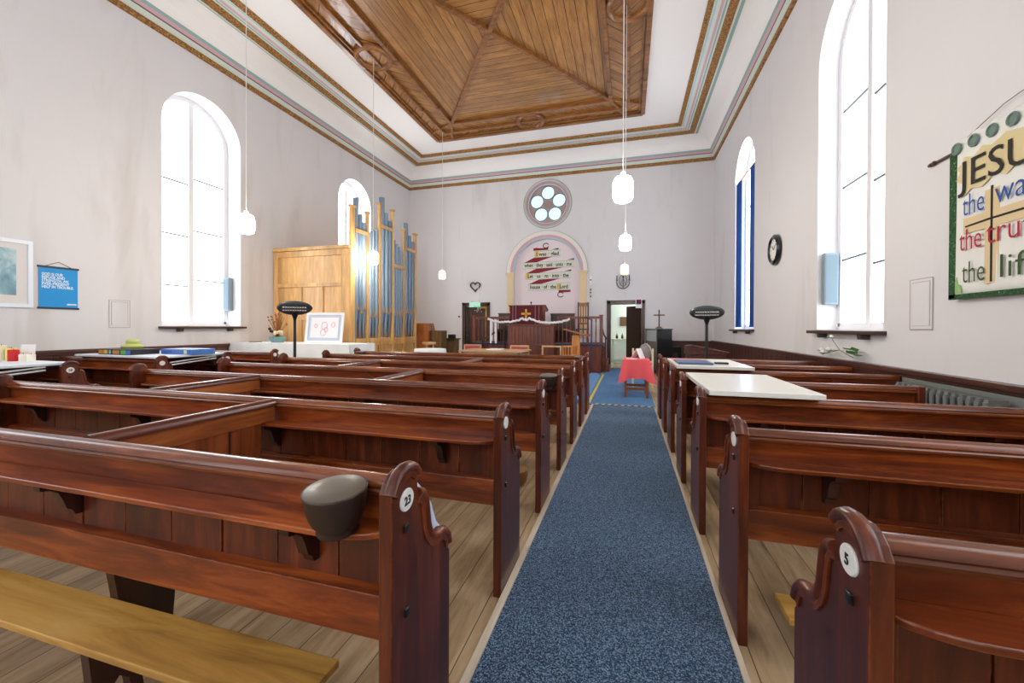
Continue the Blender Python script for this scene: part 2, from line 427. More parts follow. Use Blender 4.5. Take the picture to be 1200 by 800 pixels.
# ceiling: plaster ring + cove
CX, CY = -2.775, 7.92
PHX, PHY = 3.18, 4.08
ceil = struct('ceiling')
bm_outer = [(XL-.2,YF-.2),(XR+.2,YF-.2),(XR+.2,YB+.3),(XL-.2,YB+.3)]
hole = [(CX-PHX,CY-PHY),(CX+PHX,CY-PHY),(CX+PHX,CY+PHY),(CX-PHX,CY+PHY)]
c1 = holed_wall('plaster_flat', bm_outer, [hole], lambda u,v,d: (u,v,ZC+d), .12, [CEILW]); del c1['kind']; c1.parent = ceil
def cove(profile, mats_of, name, parent=None, smooth=False):
    m = MB(); mats = []
    for i in range(len(profile)-1):
        (d0,z0),(d1,z1) = profile[i], profile[i+1]
        mm = mats_of[i]
        if mm not in mats: mats.append(mm)
        k = mats.index(mm)
        ring = lambda d, z: [(XL+d,YF,z),(XL+d,YB-d,z),(XR-d,YB-d,z),(XR-d,YF,z)]
        a, b = ring(d0,z0), ring(d1,z1)
        for j in range(3): m.add([a[j],a[j+1],b[j+1],b[j]], [(0,1,2,3)], k)
    o = m.build(name, mats, parent)
    return o
P = [(0,6.63),(.045,6.64),(.06,6.68),(.05,6.725),(.035,6.73),(.085,6.80),(.095,6.815),(.105,6.82),(.105,6.835),(.135,6.875),(.14,6.89),(.165,6.945)]
o = cove(P, [GOLD,GOLD,GOLD,GOLD,MINT,MINT,DARKL,DARKL,PINK,PINK,TEAL], 'trim_1'); o['kind'] = 'structure'
cv = [(.165+.42*(1-math.cos(t)), 6.945+.33*math.sin(t)) for t in [PI/2*i/8 for i in range(9)]]
o = cove(cv, [CEILW]*8, 'cove', ceil)
P = [(.585,7.275),(.610,7.262),(.66,7.240),(.70,7.236),(.72,7.252),(.77,7.238),(.83,7.254),(.85,7.285),(.88,7.29),(.915,7.293),(.935,7.298),(.965,7.302),(.985,7.31),(1.055,7.318),(1.085,7.318),(1.11,7.312),(1.15,7.322),(1.20,7.345),(1.21,7.38)]
o = cove(P, [TEAL,TEAL,MINT,GOLD,GOLD,GOLD,GOLD,MINT,TEAL,MINT,PINK,PINK,MINT,PALEB,MINT,GOLD,GOLD,GOLD], 'trim_2'); o['kind'] = 'structure'

# wooden ceiling panel
IHX, IHY = 2.30, 3.20
MX, MY = 2.76, 3.66
ZO, ZM, ZI, ZP = 7.42, 7.44, 7.46, 7.50
def rect(hx, hy, z): return [(CX-hx,CY-hy,z),(CX+hx,CY-hy,z),(CX+hx,CY+hy,z),(CX-hx,CY+hy,z)]
mp = MB()
R0, R1, R2, RI = rect(PHX,PHY,7.36), rect(PHX,PHY,ZO), rect(MX,MY,ZM), rect(IHX,IHY,ZI)
apex = (CX, CY, ZP)
for j in range(4):
    k = (j+1) % 4
    mp.add([RI[j],RI[k],apex],[(0,1,2)], 1 if j % 2 == 0 else 0)
    mp.add([R1[j],R1[k],R2[k],R2[j]],[(0,1,2,3)], 2)
    mp.add([R2[j],R2[k],RI[k],RI[j]],[(0,1,2,3)], 3)
mp.build('wood_panel', [CPX, CPY, CPD, CPE], ceil)
rb = MB()
def rectribs(hx, hy, z, w, h):
    r = rect(hx, hy, z)
    for j in range(4): rb.beam(r[j], r[(j+1) % 4], w, h)
rectribs(PHX-.03, PHY-.03, 7.375, .11, .09)
rectribs(PHX-.12, PHY-.12, 7.40, .05, .05)
rectribs(MX, MY, ZM-.03, .07, .10)
rectribs(IHX, IHY, ZI-.04, .09, .12)
for j in range(4):
    rb.beam((RI[j][0],RI[j][1],ZI-.03), (CX, CY, ZP-.03), .10, .10)
    sx = 1 if RI[j][0] > CX else -1; sy = 1 if RI[j][1] > CY else -1
    rb.beam(RI[j], (CX+sx*(PHX-.05), CY+sy*(IHY+.35), 7.39), .06, .09)
    rb.beam(RI[j], (CX+sx*(IHX+.35), CY+sy*(PHY-.05), 7.39), .06, .09)
rb.build('ceiling_ribs', RIB, ceil, bevel=.012)
for (dx, dy) in ((-MX,0),(MX,0),(0,MY),(0,-MY)):
    r_ = MB()
    prof = [(.29,.04),(.30,-.02),(.33,-.06),(.37,-.075),(.41,-.05),(.43,0.0),(.43,.04)]
    r_.lathe(prof, (CX+dx,CY+dy,7.40), 36, caps=False)
    ro = r_.build('ceiling_roundel', RIB, ceil, smooth=True)
    r_ = MB(); r_.lathe([(0,.012),(.30,.012),(.31,.03),(0,.03)], (CX+dx,CY+dy,7.40), 36); r_.build('roundel_boards', CPD, ro)

# dado panelling -----------------------------------------------------
def dado(name, x0, x1, y0, y1, z, axis, parent=None):
    m = MB()
    m.box(x0,x1,y0,y1,0,z-.04)
    if axis == 'y':
        s = 1 if x0 < -3 else -1
        xa = x0 if s > 0 else x1
        m.box(xa - .0*s, xa + s*.085, y0, y1, z-.045, z)
        m.box(xa, xa + s*.06, y0, y1, z-.075, z-.045)
        m.box(xa, xa + s*.055, y0, y1, 0, .18)
        y = y0
        while y < y1-.05:
            m.box(xa+s*.035, xa+s*.045, y, min(y1,y+.235), .2, z-.08); y += .245
    else:
        m.box(x0,x1,y0-.05,y1,z-.045,z); m.box(x0,x1,y0-.03,y1,z-.075,z-.045); m.box(x0,x1,y0-.03,y1,0,.18)
        x = x0
        while x < x1-.05:
            m.box(x, min(x1,x+.235), y0-.012, y0, .2, z-.08); x += .245
    o = m.build(name, DADO, bevel=.004); o['kind'] = 'structure'; return o
dado('baseboard_left', XL, XL+.035, YF, 7.6, .99, 'y')
dado('baseboard_right', XR-.035, XR, YF, YB-.05, .97, 'y')
dado('baseboard_back', .62, XR, YB-.035, YB, .95, 'x')

# windows --------------------------------------------------------------
def window(i, side, w, glass):
    c, hw, sill, spring = w
    s = -1 if side == 'left' else 1
    X0 = XL if side == 'left' else XR
    x = X0 + s*(.40 if side == 'left' else .27)
    root = struct('window_%d' % i, (X0, c, sill))
    T = Matrix.Translation((-X0, -c, -sill))
    pane = MB(); pane.prism(arch_pts(c, hw-.03, sill+.03, spring), 'x', x+s*.012, x+s*.02); pane.xform(T); pane.build('window_pane', glass, root)
    fr = MB()
    ap = arch_pts(c, hw-.035, sill+.035, spring, 24)
    for k in range(len(ap)):
        a, b = ap[k], ap[(k+1) % len(ap)]
        fr.beam((x, a[0], a[1]), (x, b[0], b[1]), .11, .06, up=(1,0,0))
    fr.box(x-.04, x+.04, c-.05, c+.05, sill+.03, spring+hw-.06)
    fr.xform(T); fr.build('window_frame', WHITEP, root, bevel=.006)
    gb = MB()
    for side_, zs in ((-1, (2.15,3.15,4.2)),(1,(2.3,3.3,4.35))):
        for z in zs: gb.box(x-.012, x+.012, c+side_*.05, c+side_*(hw-.06), z-.011, z+.011)
    gb.xform(T); gb.build('glazing_bar', STEELD, root)
    sl = MB()
    sl.box(X0-s*.11, X0+s*.06, c-hw-.06, c+hw+.06, sill-.055, sill-.012)
    for yy in (c-hw+.28, c+hw-.28): sl.prism([(yy-.05,sill-.055),(yy+.05,sill-.055),(yy+.035,sill-.11),(yy-.035,sill-.11)], 'x', X0-s*.09, X0)
    sl.xform(T); sl.build('window_sill', SILL, root, bevel=.006)
    return root
n = 0
for k, w in enumerate(WIN_L): n += 1; window(n, 'left', w, (SKYGL2, SKYGL, SKYGL3)[k])
for k, w in enumerate(WIN_R): n += 1; window(n, 'right', w, (SKYGL2, SKYGL, SKYGL3)[k])

for c, hw, sill, spring in FILL_WIN_F:  # glowing panes and frames of the added fill windows
    n += 1; root = struct('window_%d' % (n+1), (c, YF-.22, sill))
    m = MB(); m.prism([(a-c,b-sill) for a,b in arch_pts(c, hw-.02, sill+.02, spring)], 'y', -.01, 0); m.build('window_pane', SKYGL2, root)
    m = MB(); ap = [(a-c,b-sill) for a,b in arch_pts(c, hw-.035, sill+.035, spring)]
    for k in range(len(ap)):
        a, b = ap[k], ap[(k+1) % len(ap)]; m.beam((a[0],.015,a[1]),(b[0],.015,b[1]),.05,.07,up=(0,1,0))
    m.box(-.035,.035,0,.04,.03,spring-sill+hw-.06); m.build('window_frame', WHITEP, root)
# rose window
rw = struct('window_7', (ROSE[0], YB, ROSE[1]))
m = MB()
m.lathe([(.66,.10),(.70,-.005),(.735,-.03),(.76,-.03)], (0,0,0), 48, 'y', caps=False); m.build('rose_inner_moulding', GREY1, rw, smooth=True)
m = MB(); m.lathe([(.755,.0),(.76,-.035),(.79,-.045),(.80,-.03),(.80,0)], (0,0,0), 48, 'y', caps=False); m.build('rose_pink_moulding', PINK, rw, smooth=True)
m = MB(); m.lathe([(.80,0),(.805,-.03),(.83,-.03),(.84,0)], (0,0,0), 48, 'y', caps=False); m.build('rose_outer_moulding', MINT, rw, smooth=True)
m = MB(); m.lathe([(.838,0),(.842,-.02),(.862,-.02),(.865,0)], (0,0,0), 48, 'y', caps=False); m.build('rose_green_line', TEAL, rw, smooth=True)
bm = bmesh.new(); edges = []
loops = [[(.70*math.cos(2*PI*i/40), .70*math.sin(2*PI*i/40)) for i in range(40)]]
pc = []
for k in range(5):
    a = PI/2 + 2*PI*k/5; cx, cz = .415*math.cos(a), .415*math.sin(a); pc.append((cx,cz))
    loops.append([(cx+.225*math.cos(2*PI*i/28), cz+.225*math.sin(2*PI*i/28)) for i in range(28)])
for lp in loops:
    vs = [bm.verts.new((u,.10,v)) for u,v in lp]
    for i in range(len(vs)): edges.append(bm.edges.new((vs[i], vs[(i+1)%len(vs)])))
bmesh.ops.triangle_fill(bm, use_beauty=True, edges=edges)
r = bmesh.ops.extrude_face_region(bm, geom=list(bm.faces))
bmesh.ops.translate(bm, verts=[g for g in r['geom'] if isinstance(g, bmesh.types.BMVert)], vec=(0,.08,0))
bmesh.ops.recalc_face_normals(bm, faces=bm.faces)
me = bpy.data.meshes.new('rose_tracery'); bm.to_mesh(me); bm.free(); me.materials.append(GREY1)
o = bpy.data.objects.new('rose_tracery', me); COL.objects.link(o); o.parent = rw
for k in range(5):
    m = MB(); cx, cz = pc[k]
    m.lathe([(.0,.15),(.23,.15),(.23,.16),(0,.16)], (cx,0,cz), 28, 'y'); m.build('rose_pane', SKYB, rw)
    m = MB(); m.lathe([(.222,.10),(.225,.085),(.238,.085),(.24,.10)], (cx,0,cz), 28, 'y', caps=False); m.build('pane_ring', DARKL, rw, smooth=True)
m = MB(); m.lathe([(.0,.085),(.13,.085),(.145,.10)], (0,0,0), 28, 'y'); m.build('rose_boss', mat('rose boss', srgb(160,140,132), .7), rw)

# arch mouldings + pilasters + capitals
def arch_band(name, r0, r1, dep, mt, seg=40, r0d=None):
    m = MB(); 
    prof = [(r0, 0 if r0d is None else r0d), (r0, -dep), (r1, -dep), (r1, 0)]
    v = []; f = []
    for i in range(seg+1):
        t = PI*i/seg
        for r_, d in prof: v.append((NX+r_*math.cos(t), YB+d, NSP+r_*math.sin(t)))
    for i in range(seg):
        for k in range(3): f.append((i*4+k, i*4+k+1, (i+1)*4+k+1, (i+1)*4+k))
    m.add(v, f); return m.build(name, mt, arch, smooth=True)
arch = struct('trim_3', (0,0,0))
arch_band('arch_blue_band', NHW, NHW+.045, .03, PALEB, r0d=.12)
arch_band('arch_pink_band', NHW+.045, NHW+.13, .05, PINK)
arch_band('arch_white_band', NHW+.13, NHW+.265, .065, IVORY)
arch_band('arch_green_line', NHW+.265, NHW+.285, .04, TEAL)
for s in (-1, 1):
    x0, x1 = NX+s*(NHW+.0), NX+s*(NHW+.235)
    m = MB(); m.box(x0, x1, YB-.05, YB, 1.0, NSP-.12); m.box(x0+s*.04, x1-s*.04, YB-.062, YB-.05, 1.1, NSP-.2); m.build('pilaster', CREAM, arch, bevel=.006)
    m = MB(); m.box(x0-s*.03, x1+s*.06, YB-.12, YB, NSP-.05, NSP+.01); m.box(x0-s*.015, x1+s*.03, YB-.09, YB, NSP-.12, NSP-.05); m.build('capital', CREAM, arch, bevel=.008)

# doors on the back wall ------------------------------------------------
def door_frame(name, x0, x1, z):
    m = MB(); t = .12
    for a, b in ((x0-t, x0), (x1, x1+t)):
        m.box(a, b, YB-.035, YB+.1, 0, z+t)
    m.box(x0-t, x1+t, YB-.035, YB+.1, z, z+t)
    m.box(x0-t-.015, x1+t+.015, YB-.05, YB, z+t-.03, z+t)
    o = m.build(name, DARKW, bevel=.008); o['kind'] = 'structure'; return o
fr1 = door_frame('door_1', DR[0], DR[1], DR[2]-.0)
DOORM = mat('door brown', srgb(62,40,32), .75, spec=.15)
leaf = MB()
leaf.box(0,.84,-.02,.02,.01,2.10)
for k in range(7): leaf.box(.02+k*.117, .02+k*.117+.10, -.034,-.02,.03,2.08)
lf = leaf.build('door_leaf', DOORM, fr1, bevel=.004); lf.location = (DR[1]-.02, YB+.12, 0); lf.rotation_euler = (0,0,math.radians(121))
fr2 = door_frame('door_2', DL[0], DL[1], DL[2])
leaf = MB(); leaf.box(0,.74,-.02,.02,.01,2.12)
for k in range(6): leaf.box(.02+k*.118, .02+k*.118+.10, -.034,-.02,.04,2.09)
lf = leaf.build('door_leaf', DARKW, fr2, bevel=.004); lf.location = (DL[0]+.0, YB+.14, 0)
m = MB(); m.box(DL[1]-.10, DL[1], YB+.10, YB+.16, 0, DL[2]); m.box(DL[1]-.3, DL[1]-.1, YB+.09, YB+.118, DL[2]-.09, DL[2]); m.build('door_jamb_lining', mat('yellow lit wood', srgb(226,168,60), .5), fr2)  # wood strip whose ochre colour carries the yellow light of the door gap
m = MB(); m.lathe([(.0,-.07),(.02,-.07),(.028,-.05),(.012,-.03),(.012,0)], (DL[0]+.07,YB+.12,1.05), 12, 'y'); m.build('door_handle', STEEL, fr2, smooth=True)
m = MB(); m.box(DL[0]-.5, DL[1]+.4, YB+WT, YB+WT+.05, 0, 2.6); o = m.build('wall_lobby', PLASTER); o['kind'] = 'structure'
# kitchen beyond right door
KM = mat('kitchen paint', srgb(226,234,232), .7)
m = MB()
ky0, ky1 = YB+WT, YB+2.6
m.box(-1.6, 1.6, ky1, ky1+.1, 0, 2.7); m.box(-1.7,-1.6,ky0,ky1+.1,0,2.7); m.box(1.6,1.7,ky0,ky1+.1,0,2.7); m.box(-1.7,1.7,ky0,ky1+.1,2.7,2.8)
o = m.build('wall_kitchen', KM); o['kind'] = 'structure'
t = thing('kitchen_unit', (-.1, ky1-.62, 0), 'white kitchen base unit with cream worktop seen through the open doorway', 'cabinet')
m = MB(); m.box(-.42,.55,.02,.6,.10,.90); m.box(-.42,.55,.06,.6,0,.10); m.build('body', mat('cupboard white', srgb(222,236,236), .4), t, bevel=.006)
for k in range(2):
    m = MB(); m.box(-.41+k*.48, .05+k*.48, 0, .02, .13, .76); m.build('door', mat('cupboard door white', srgb(226,238,240), .35), t, bevel=.006)
    m = MB(); m.box(-.41+k*.48, .05+k*.48, 0, .02, .775, .89); m.build('drawer', bpy.data.materials['cupboard door white'], t, bevel=.006)
m = MB(); m.box(-.55,.6,-.04,.6,.90,.94); m.build('worktop', mat('worktop cream', srgb(232,228,204), .4), t, bevel=.006)
for k, (xx, c) in enumerate(((-.42,(40,46,50)),(-.22,(52,54,58)))):
    m = MB(); m.lathe([(0,0),(.045,0),(.045,.10),(.02,.14),(.02,.19),(0,.19)], (0,0,0), 14); o = m.build('bottle', mat('dark bottle %d' % k, srgb(*c), .2), smooth=True)
    o.location = (-.1+xx+.12, ky1-.42, .941); tag(o, ('left' if k == 0 else 'right') + ' one of two small dark bottles on the worktop beyond the doorway', 'bottle', 'bottles on the kitchen worktop')
t = thing('notice_board', (-.02, ky1-.02, 1.62), 'brown hanging board on the pale wall beyond the right doorway', 'board')
m = MB(); m.box(-.28,.28,-.02,.018,-.19,.17); m.build('panel', mat('brown board', srgb(108,76,54), .6), t, bevel=.005)
m = MB(); m.tube([(-.2,-.005,.165),(0,.005,.42),(.2,-.005,.165)], .005, 6); m.build('hanging_cord', CORD, t)
L = bpy.data.lights.new('kitchen_fill_light', 'POINT'); L.energy = 38; L.shadow_soft_size = .2; L.color = (1,.98,.92)  # added unseen light to brighten the kitchen while missing the door leaf
lo = bpy.data.objects.new('kitchen_fill_light', L); lo.location = (.7, ky0+1.6, 2.4); COL.objects.link(lo)
L = bpy.data.lights.new('lobby_lamp', 'POINT'); L.energy = 3; L.shadow_soft_size = .05; L.color = (1,.8,.4)
lo = bpy.data.objects.new('lobby_lamp', L); lo.location = (DL[1]-.15, YB+.3, 1.9); COL.objects.link(lo)

# wall hatch outlines (blocked vents)
def hatch(name, X, y0, y1, z0, z1, s, label):
    m = MB(); x = X + s*.004
    m.box(X, X+s*.008, y0, y1, z0, z1)
    m.box(X, X+s*.014, y0+.03, y1-.03, z0+.03, z1-.03)
    o = m.build(name, PLASTER, bevel=.003); tag(o, label, 'panel')
    m = MB()
    for a in ((y0-.006,y0,z0-.006,z1+.006),(y1,y1+.006,z0-.006,z1+.006),(y0,y1,z0-.006,z0),(y0,y1,z1,z1+.006),(y0+.024,y0+.03,z0+.03,z1-.03),(y1-.03,y1-.024,z0+.03,z1-.03),(y0+.024,y1-.024,z1-.03,z1-.024)): m.box(X+s*.0085, X+s*.0105, *a)
    m.build('edge_line', mat('hatch line', srgb(176,168,162), .8), o); return o
hatch('wall_hatch', XL, 4.55, 4.83, 1.33, 1.775, 1, 'plaster coloured hatch in the left wall, left of the arched window')
hatch('wall_hatch', XR, 4.47, 4.76, 1.35, 1.81, -1, 'plaster coloured hatch in the right wall, between window and text banner')

# ------------------------------------------------------------------ carpet
m = MB(); m.box(-.565,.430,YF+.1,7.21,0,.012); o = m.build('aisle_carpet', CARPET); tag(o, 'blue speckled carpet runner along the aisle between the pews', 'carpet')
for k, (a, b) in enumerate(((-.600,-.565),(.430,.455))):
    m = MB(); m.box(a,b,YF+.1,7.2,0,.022); o = m.build('carpet_edging', STRIP, bevel=.004)
    tag(o, 'pale wooden edging strip along the %s side of the blue runner' % ('left' if k == 0 else 'right'), 'edging strip')
m = MB(); m.box(-.69,.46,7.215,YB-.005,0,.012); o = m.build('crossing_carpet', CARPETF2); tag(o, 'brighter blue carpet beyond the hazard tape, leading to the right doorway', 'carpet')
m = MB(); m.box(-4.95,-.70,7.3,11.72,0,.07); o = m.build('front_dais', CARPETF, bevel=.01); tag(o, 'low bright blue carpeted step in front of the rostrum', 'step')
def tape(name, x0, x1, y0, y1, z, n, label, along):
    t = MB()
    for k in range(n):
        if along == 'x':
            a = x0+(x1-x0)*k/n; b = x0+(x1-x0)*(k+1)/n; sh = .03
            t.add([(a,y0,z),(b,y0,z),(min(b+sh,x1),y1,z),(min(a+sh,x1),y1,z)], [(0,1,2,3)], k % 2)
        else:
            a = y0+(y1-y0)*k/n; b = y0+(y1-y0)*(k+1)/n
            t.add([(x0,a,z),(x1,a,z),(x1,b,z),(x0,b,z)], [(0,1,2,3)], k % 2)
    o = t.build(name, [YEL, INK] if along == 'x' else [YEL, YEL]); tag(o, label, 'tape'); return o
tape('hazard_tape', -.56,.43,7.22,7.28,.0145,18,'black and yellow hazard tape stuck across the blue runner','x')
tape('floor_tape', -.69,-.64,7.35,11.9,.0145,4,'pale yellow tape line along the blue carpet towards the rostrum','y')

# ------------------------------------------------------------------ pews
END = [(0,0),(0,.900),(.018,.925),(.040,.941),(.068,.947),(.098,.943),(.122,.930),(.135,.914),(.138,.880),(.142,.853),
       (.165,.842),(.180,.818),(.187,.775),(.194,.735),(.208,.700),(.232,.674),(.262,.662),(.292,.662),(.318,.652),(.340,.630),(.352,.600),(.356,.575),(.365,.570),(.365,0)]
TOPB = [(.000,.898),(.018,.926),(.040,.944),(.068,.951),(.098,.948),(.122,.936),(.136,.920)]
OGEE = [(.145,.853),(.166,.846),(.182,.822),(.190,.776),(.197,.737),(.211,.704),(.234,.679),(.262,.667),(.292,.667),(.320,.657),(.343,.634),(.355,.602)]
CAP = [(y_+.022, z_-.003) for y_, z_ in [(.072,.856),(.070,.866),(.077,.873),(.073,.879),(.077,.892),(.090,.903),(.108,.907),(.126,.903),(.139,.892),(.143,.879),(.140,.856)]]

def make_pew(L, s, end2, label, group, supports):
    root = thing('church_pew', (0,0,0), label, 'pew', group)
    def end(xa, face):
        m = MB(); m.prism(END, 'x', xa, xa + s*.042); e = m.build('end_panel', PEWV, root, bevel=.004)
        m = MB(); m.esweep(TOPB, face + (s*.006 if face == 0 else -s*.006), .020, .016, 14); m.build('top_moulding', PEWV, e, smooth=True, ang=60)
        m = MB(); m.esweep(OGEE, face + (s*.006 if face == 0 else -s*.006), .020, .015, 14); m.build('scroll_moulding', PEWV, e, smooth=True, ang=60)
        return e
    e1 = end(0.0, 0.0)
    # stepped fillet under each moulding on the aisle face
    for path in (TOPB, OGEE):
        k = len(path); lo = []; hi = []
        for q_, (y, z) in enumerate(path):
            a = path[max(0, q_-1)]; b = path[min(k-1, q_+1)]; l = math.hypot(b[0]-a[0], b[1]-a[1])
            ny, nz = (b[1]-a[1])/l, -(b[0]-a[0])/l
            hi.append((y+ny*.012, z+nz*.012)); lo.append((y+ny*.028, z+nz*.028))
        m = MB()
        for q_ in range(k-1): m.add([(-s*.0055,)+hi[q_], (-s*.0055,)+hi[q_+1], (-s*.0055,)+lo[q_+1], (-s*.0055,)+lo[q_], (s*.002,)+hi[q_], (s*.002,)+hi[q_+1], (s*.002,)+lo[q_+1], (s*.002,)+lo[q_]], [(0,1,2,3),(4,7,6,5),(3,2,6,7),(0,4,5,1)] + ([(0,3,7,4)] if q_ == 0 else []) + ([(1,5,6,2)] if q_ == k-2 else []))
        m.build('fillet', PEWV, e1)
    for (y, z) in ((.066,.785),(.070,.545)):
        m = MB(); m.box(-s*.008, s*.004, y-.010, y+.010, z-.012, z+.012); m.build('bolt', BLACK, e1, bevel=.003)
    m = MB(); m.lathe([(.0,-s*.005),(.030,-s*.005),(.032,-s*.003),(.032,s*.001)], (0,.072,.862), 28, 'x', 0, 1.08, .98); m.build('number_plate', PLATE, root, smooth=True)
    if end2 is True: end(s*(L-.042), s*L)
    elif end2 == 'plain':
        m = MB(); m.box(s*(L-.05), s*L, .085, .17, 0, .905); m.build('end_stile', PEWV, root, bevel=.006)
    xa, xb = s*.042, s*(L-.05 if end2 == 'plain' else L-.042 if end2 else L)
    m = MB(); m.prism(CAP, 'x', xa, xb); m.build('top_rail', PEWC, root, smooth=True, ang=50)
    m = MB(); m.box(xa, xb, .122, .144, .762, .856); m.build('upper_band', PEW, root, bevel=.002)
    m = MB(); m.box(xa, xb, .106, .160, .410, .545); m.prism([(.116,.545),(.150,.552),(.150,.545)], 'x', xa, xb); m.build('bottom_rail', PEW, root, bevel=.004)
    m = MB(); x = 0.042; W = .245; k = 0
    m.box(xa, xb, .155, .160, .545, .762)
    while x < L - .06:
        x2 = min(x + W, L - .044); jit = (k % 3) * .0012
        m.box(s*(x+.003), s*(x2-.003), .146+jit, .156, .545, .760); x = x2; k += 1
    m.box(s*.042, s*.115, .127, .146, .412, .76)
    m.build('back_boards', PEWV, root, bevel=.003)
    # book shelf with rounded ends
    pts = []
    rx = .17
    for i in range(9):
        t = PI/2*i/8; pts.append((s*(.043 + rx - rx*math.cos(t)), .107 - .097*math.sin(t)))
    if end2:
        for i in range(9):
            t = PI/2*(8-i)/8; pts.append((s*(L-.043-rx+rx*math.cos(t)), .107 - .097*math.sin(t)))
        pts += [(s*(L-.043),.122),(s*.043,.122)]
    else:
        pts += [(s*L,.010),(s*L,.122),(s*.043,.122)]
    m = MB(); m.prism(pts, 'z', .750, .768); sh = m.build('book_shelf', PEW, root, bevel=.004)
    x = .38
    while x < L - .1:
        m = MB(); m.prism([(.146,.750),(.020,.750),(.022,.728),(.047,.722),(.072,.705),(.086,.672),(.098,.634),(.114,.622),(.124,.600),(.146,.598)], 'x', s*(x-.019), s*(x+.019))
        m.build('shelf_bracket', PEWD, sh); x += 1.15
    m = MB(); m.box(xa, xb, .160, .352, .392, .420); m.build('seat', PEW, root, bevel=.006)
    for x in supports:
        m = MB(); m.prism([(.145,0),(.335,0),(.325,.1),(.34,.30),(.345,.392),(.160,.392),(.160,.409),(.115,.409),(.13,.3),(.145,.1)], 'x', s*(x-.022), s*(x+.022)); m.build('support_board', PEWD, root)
    return root

ROWY = [.945, 1.915, 2.875, 3.79, 4.695, 5.565, 6.375]
ordn = ['first', 'second', 'third', 'fourth', 'fifth', 'sixth', 'seventh']
XA = -.600
gC, gL, gR = 'long pews left of the blue runner', 'short pews along the left wall', 'short pews along the right wall'
LC = [
 'long reddish-brown pew with oval plate 23, nearest the camera left of the aisle',
 'long reddish-brown pew left of the aisle, directly in front of the pew numbered 23',
 'long reddish-brown pew, third from the camera on the left side of the aisle',
 'long reddish-brown pew left of the aisle, fourth row, hassock at its aisle end',
 'long reddish-brown pew left of the aisle, fifth row from the camera',
 'long reddish-brown pew left of the aisle, sixth row, last but one before the carpeted front',
 'frontmost long reddish-brown pew left of the aisle, beside the bright blue step']
central = []
proto = make_pew(4.25, -1, True, LC[0], gC, (1.30, 3.0))
text_mesh('23', .034, (.006, .072-.0185, .862-.0115), (0,1,0), (0,0,1), INK, 'numeral', [c for c in proto.children if c.name.startswith('number_plate')][0], .0008, .0006)
for k in range(7):
    o = proto if k == 0 else copy_tree(proto)
    o.location = (XA, ROWY[k], 0); o['label'] = LC[k]; central.append(o)
XA2 = -5.90
LL = [None,
 'short left-wall pew under the near edge of the candle table',
 'short left-wall pew with an oval plate reading 28 on its scrolled end',
 'short left-wall pew under the near edge of the games table',
 'short left-wall pew with hassock, under the games table far edge',
 'short dark pew by the left wall, farthest one, next to the patio heater']
pl = make_pew(2.13, -1, False, LL[2], gL, (1.1,))
text_mesh('28', .034, (.006, .072-.0185, .862-.0115), (0,1,0), (0,0,1), INK, 'numeral', [c for c in pl.children if c.name.startswith('number_plate')][0], .0008, .0006)
pl.location = (XA2, ROWY[2], 0)
for k in (1, 3, 4, 5):
    o = copy_tree(pl); o.location = (XA2, ROWY[k], 0); o['label'] = LL[k]
XA3 = .455
LR = [
 'short reddish-brown pew with oval plate 5, nearest the camera right of the aisle',
 'short reddish-brown pew right of the aisle, directly in front of the pew numbered 5',
 'short reddish-brown pew right of the aisle under the near edge of the bare cream board',
 'short reddish-brown pew right of the aisle ending clear of the grey radiator',
 'short reddish-brown pew right of the aisle under the near edge of the board with folders',
 'short reddish-brown pew right of the aisle under the far edge of the board with folders',
 'frontmost short reddish-brown pew right of the aisle, behind the pink-clothed table']
pr_ = make_pew(2.08, 1, False, LR[0], gR, (1.1,))
text_mesh('5', .034, (-.006, .072+.010, .862-.0115), (0,-1,0), (0,0,1), INK, 'numeral', [c for c in pr_.children if c.name.startswith('number_plate')][0], .0008, .0006)
for k in range(7):
    if k == 3: o = make_pew(1.76, 1, 'plain', LR[3], gR, (1.0,))
    else: o = pr_ if k == 0 else copy_tree(pr_)
    o.location = (XA3, ROWY[k], 0); o['label'] = LR[k]

# longitudinal dividers between the central pews
DV = [(-2.12, 0, 'between the pew numbered 23 and the next'), (-3.30, 1, 'behind the third pew row, left of centre'), (-2.11, 2, 'between the third and fourth pew rows'),
      (-3.24, 3, 'between the fourth and fifth pew rows'), (-2.08, 4, 'between the fifth and sixth pew rows')]
DV[1] = (-3.30, 1, 'between the second and third pew rows')
for X, k, w in DV:
    ya, yb = ROWY[k]+.166, ROWY[k+1]+.012
    D = yb - ya
    t = thing('pew_divider', (X, ya, 0), 'varnished box-pew partition with rounded cap %s' % w, 'partition', 'pew dividers')
    m = MB(); m.prism([(0,.422),(.22,.422),(.22,.2),(D-.012,.2),(D-.012,.80),(0,.80)], 'x', -.012, .012)
    y = .02
    m.build('lower_boards', wood('divider boards %d' % k, srgb(88,40,20), srgb(124,62,30), srgb(150,84,44), 'z', 5, .32, .3), t)
    m = MB(); m.prism([(0,.77),(D-.012,.77),(D-.012,.772),(D+.078,.772),(D+.078,.868),(0,.868)], 'x', -.02, .02); m.build('upper_band', wood('divider band %d' % k, srgb(110,54,26), srgb(156,86,42), srgb(186,116,62), 'y', 5, .32, .3), t)
    m = MB(); m.prism([(-.034,.862),(-.036,.878),(-.025,.894),(-.01,.903),(.01,.903),(.025,.894),(.036,.878),(.034,.862)], 'y', 0, D+.076); m.build('cap_rail', wood('divider cap %d' % k, srgb(58,24,16), srgb(92,42,28), srgb(122,64,42), 'y', 5, .26, .35, knots=False), t, smooth=True, ang=50)
    for yy in (D*.38, D*.74):
        m = MB(); m.box(.012,.016,yy-.005,yy+.005,.43,.77); m.build('seam', PEWD, t)

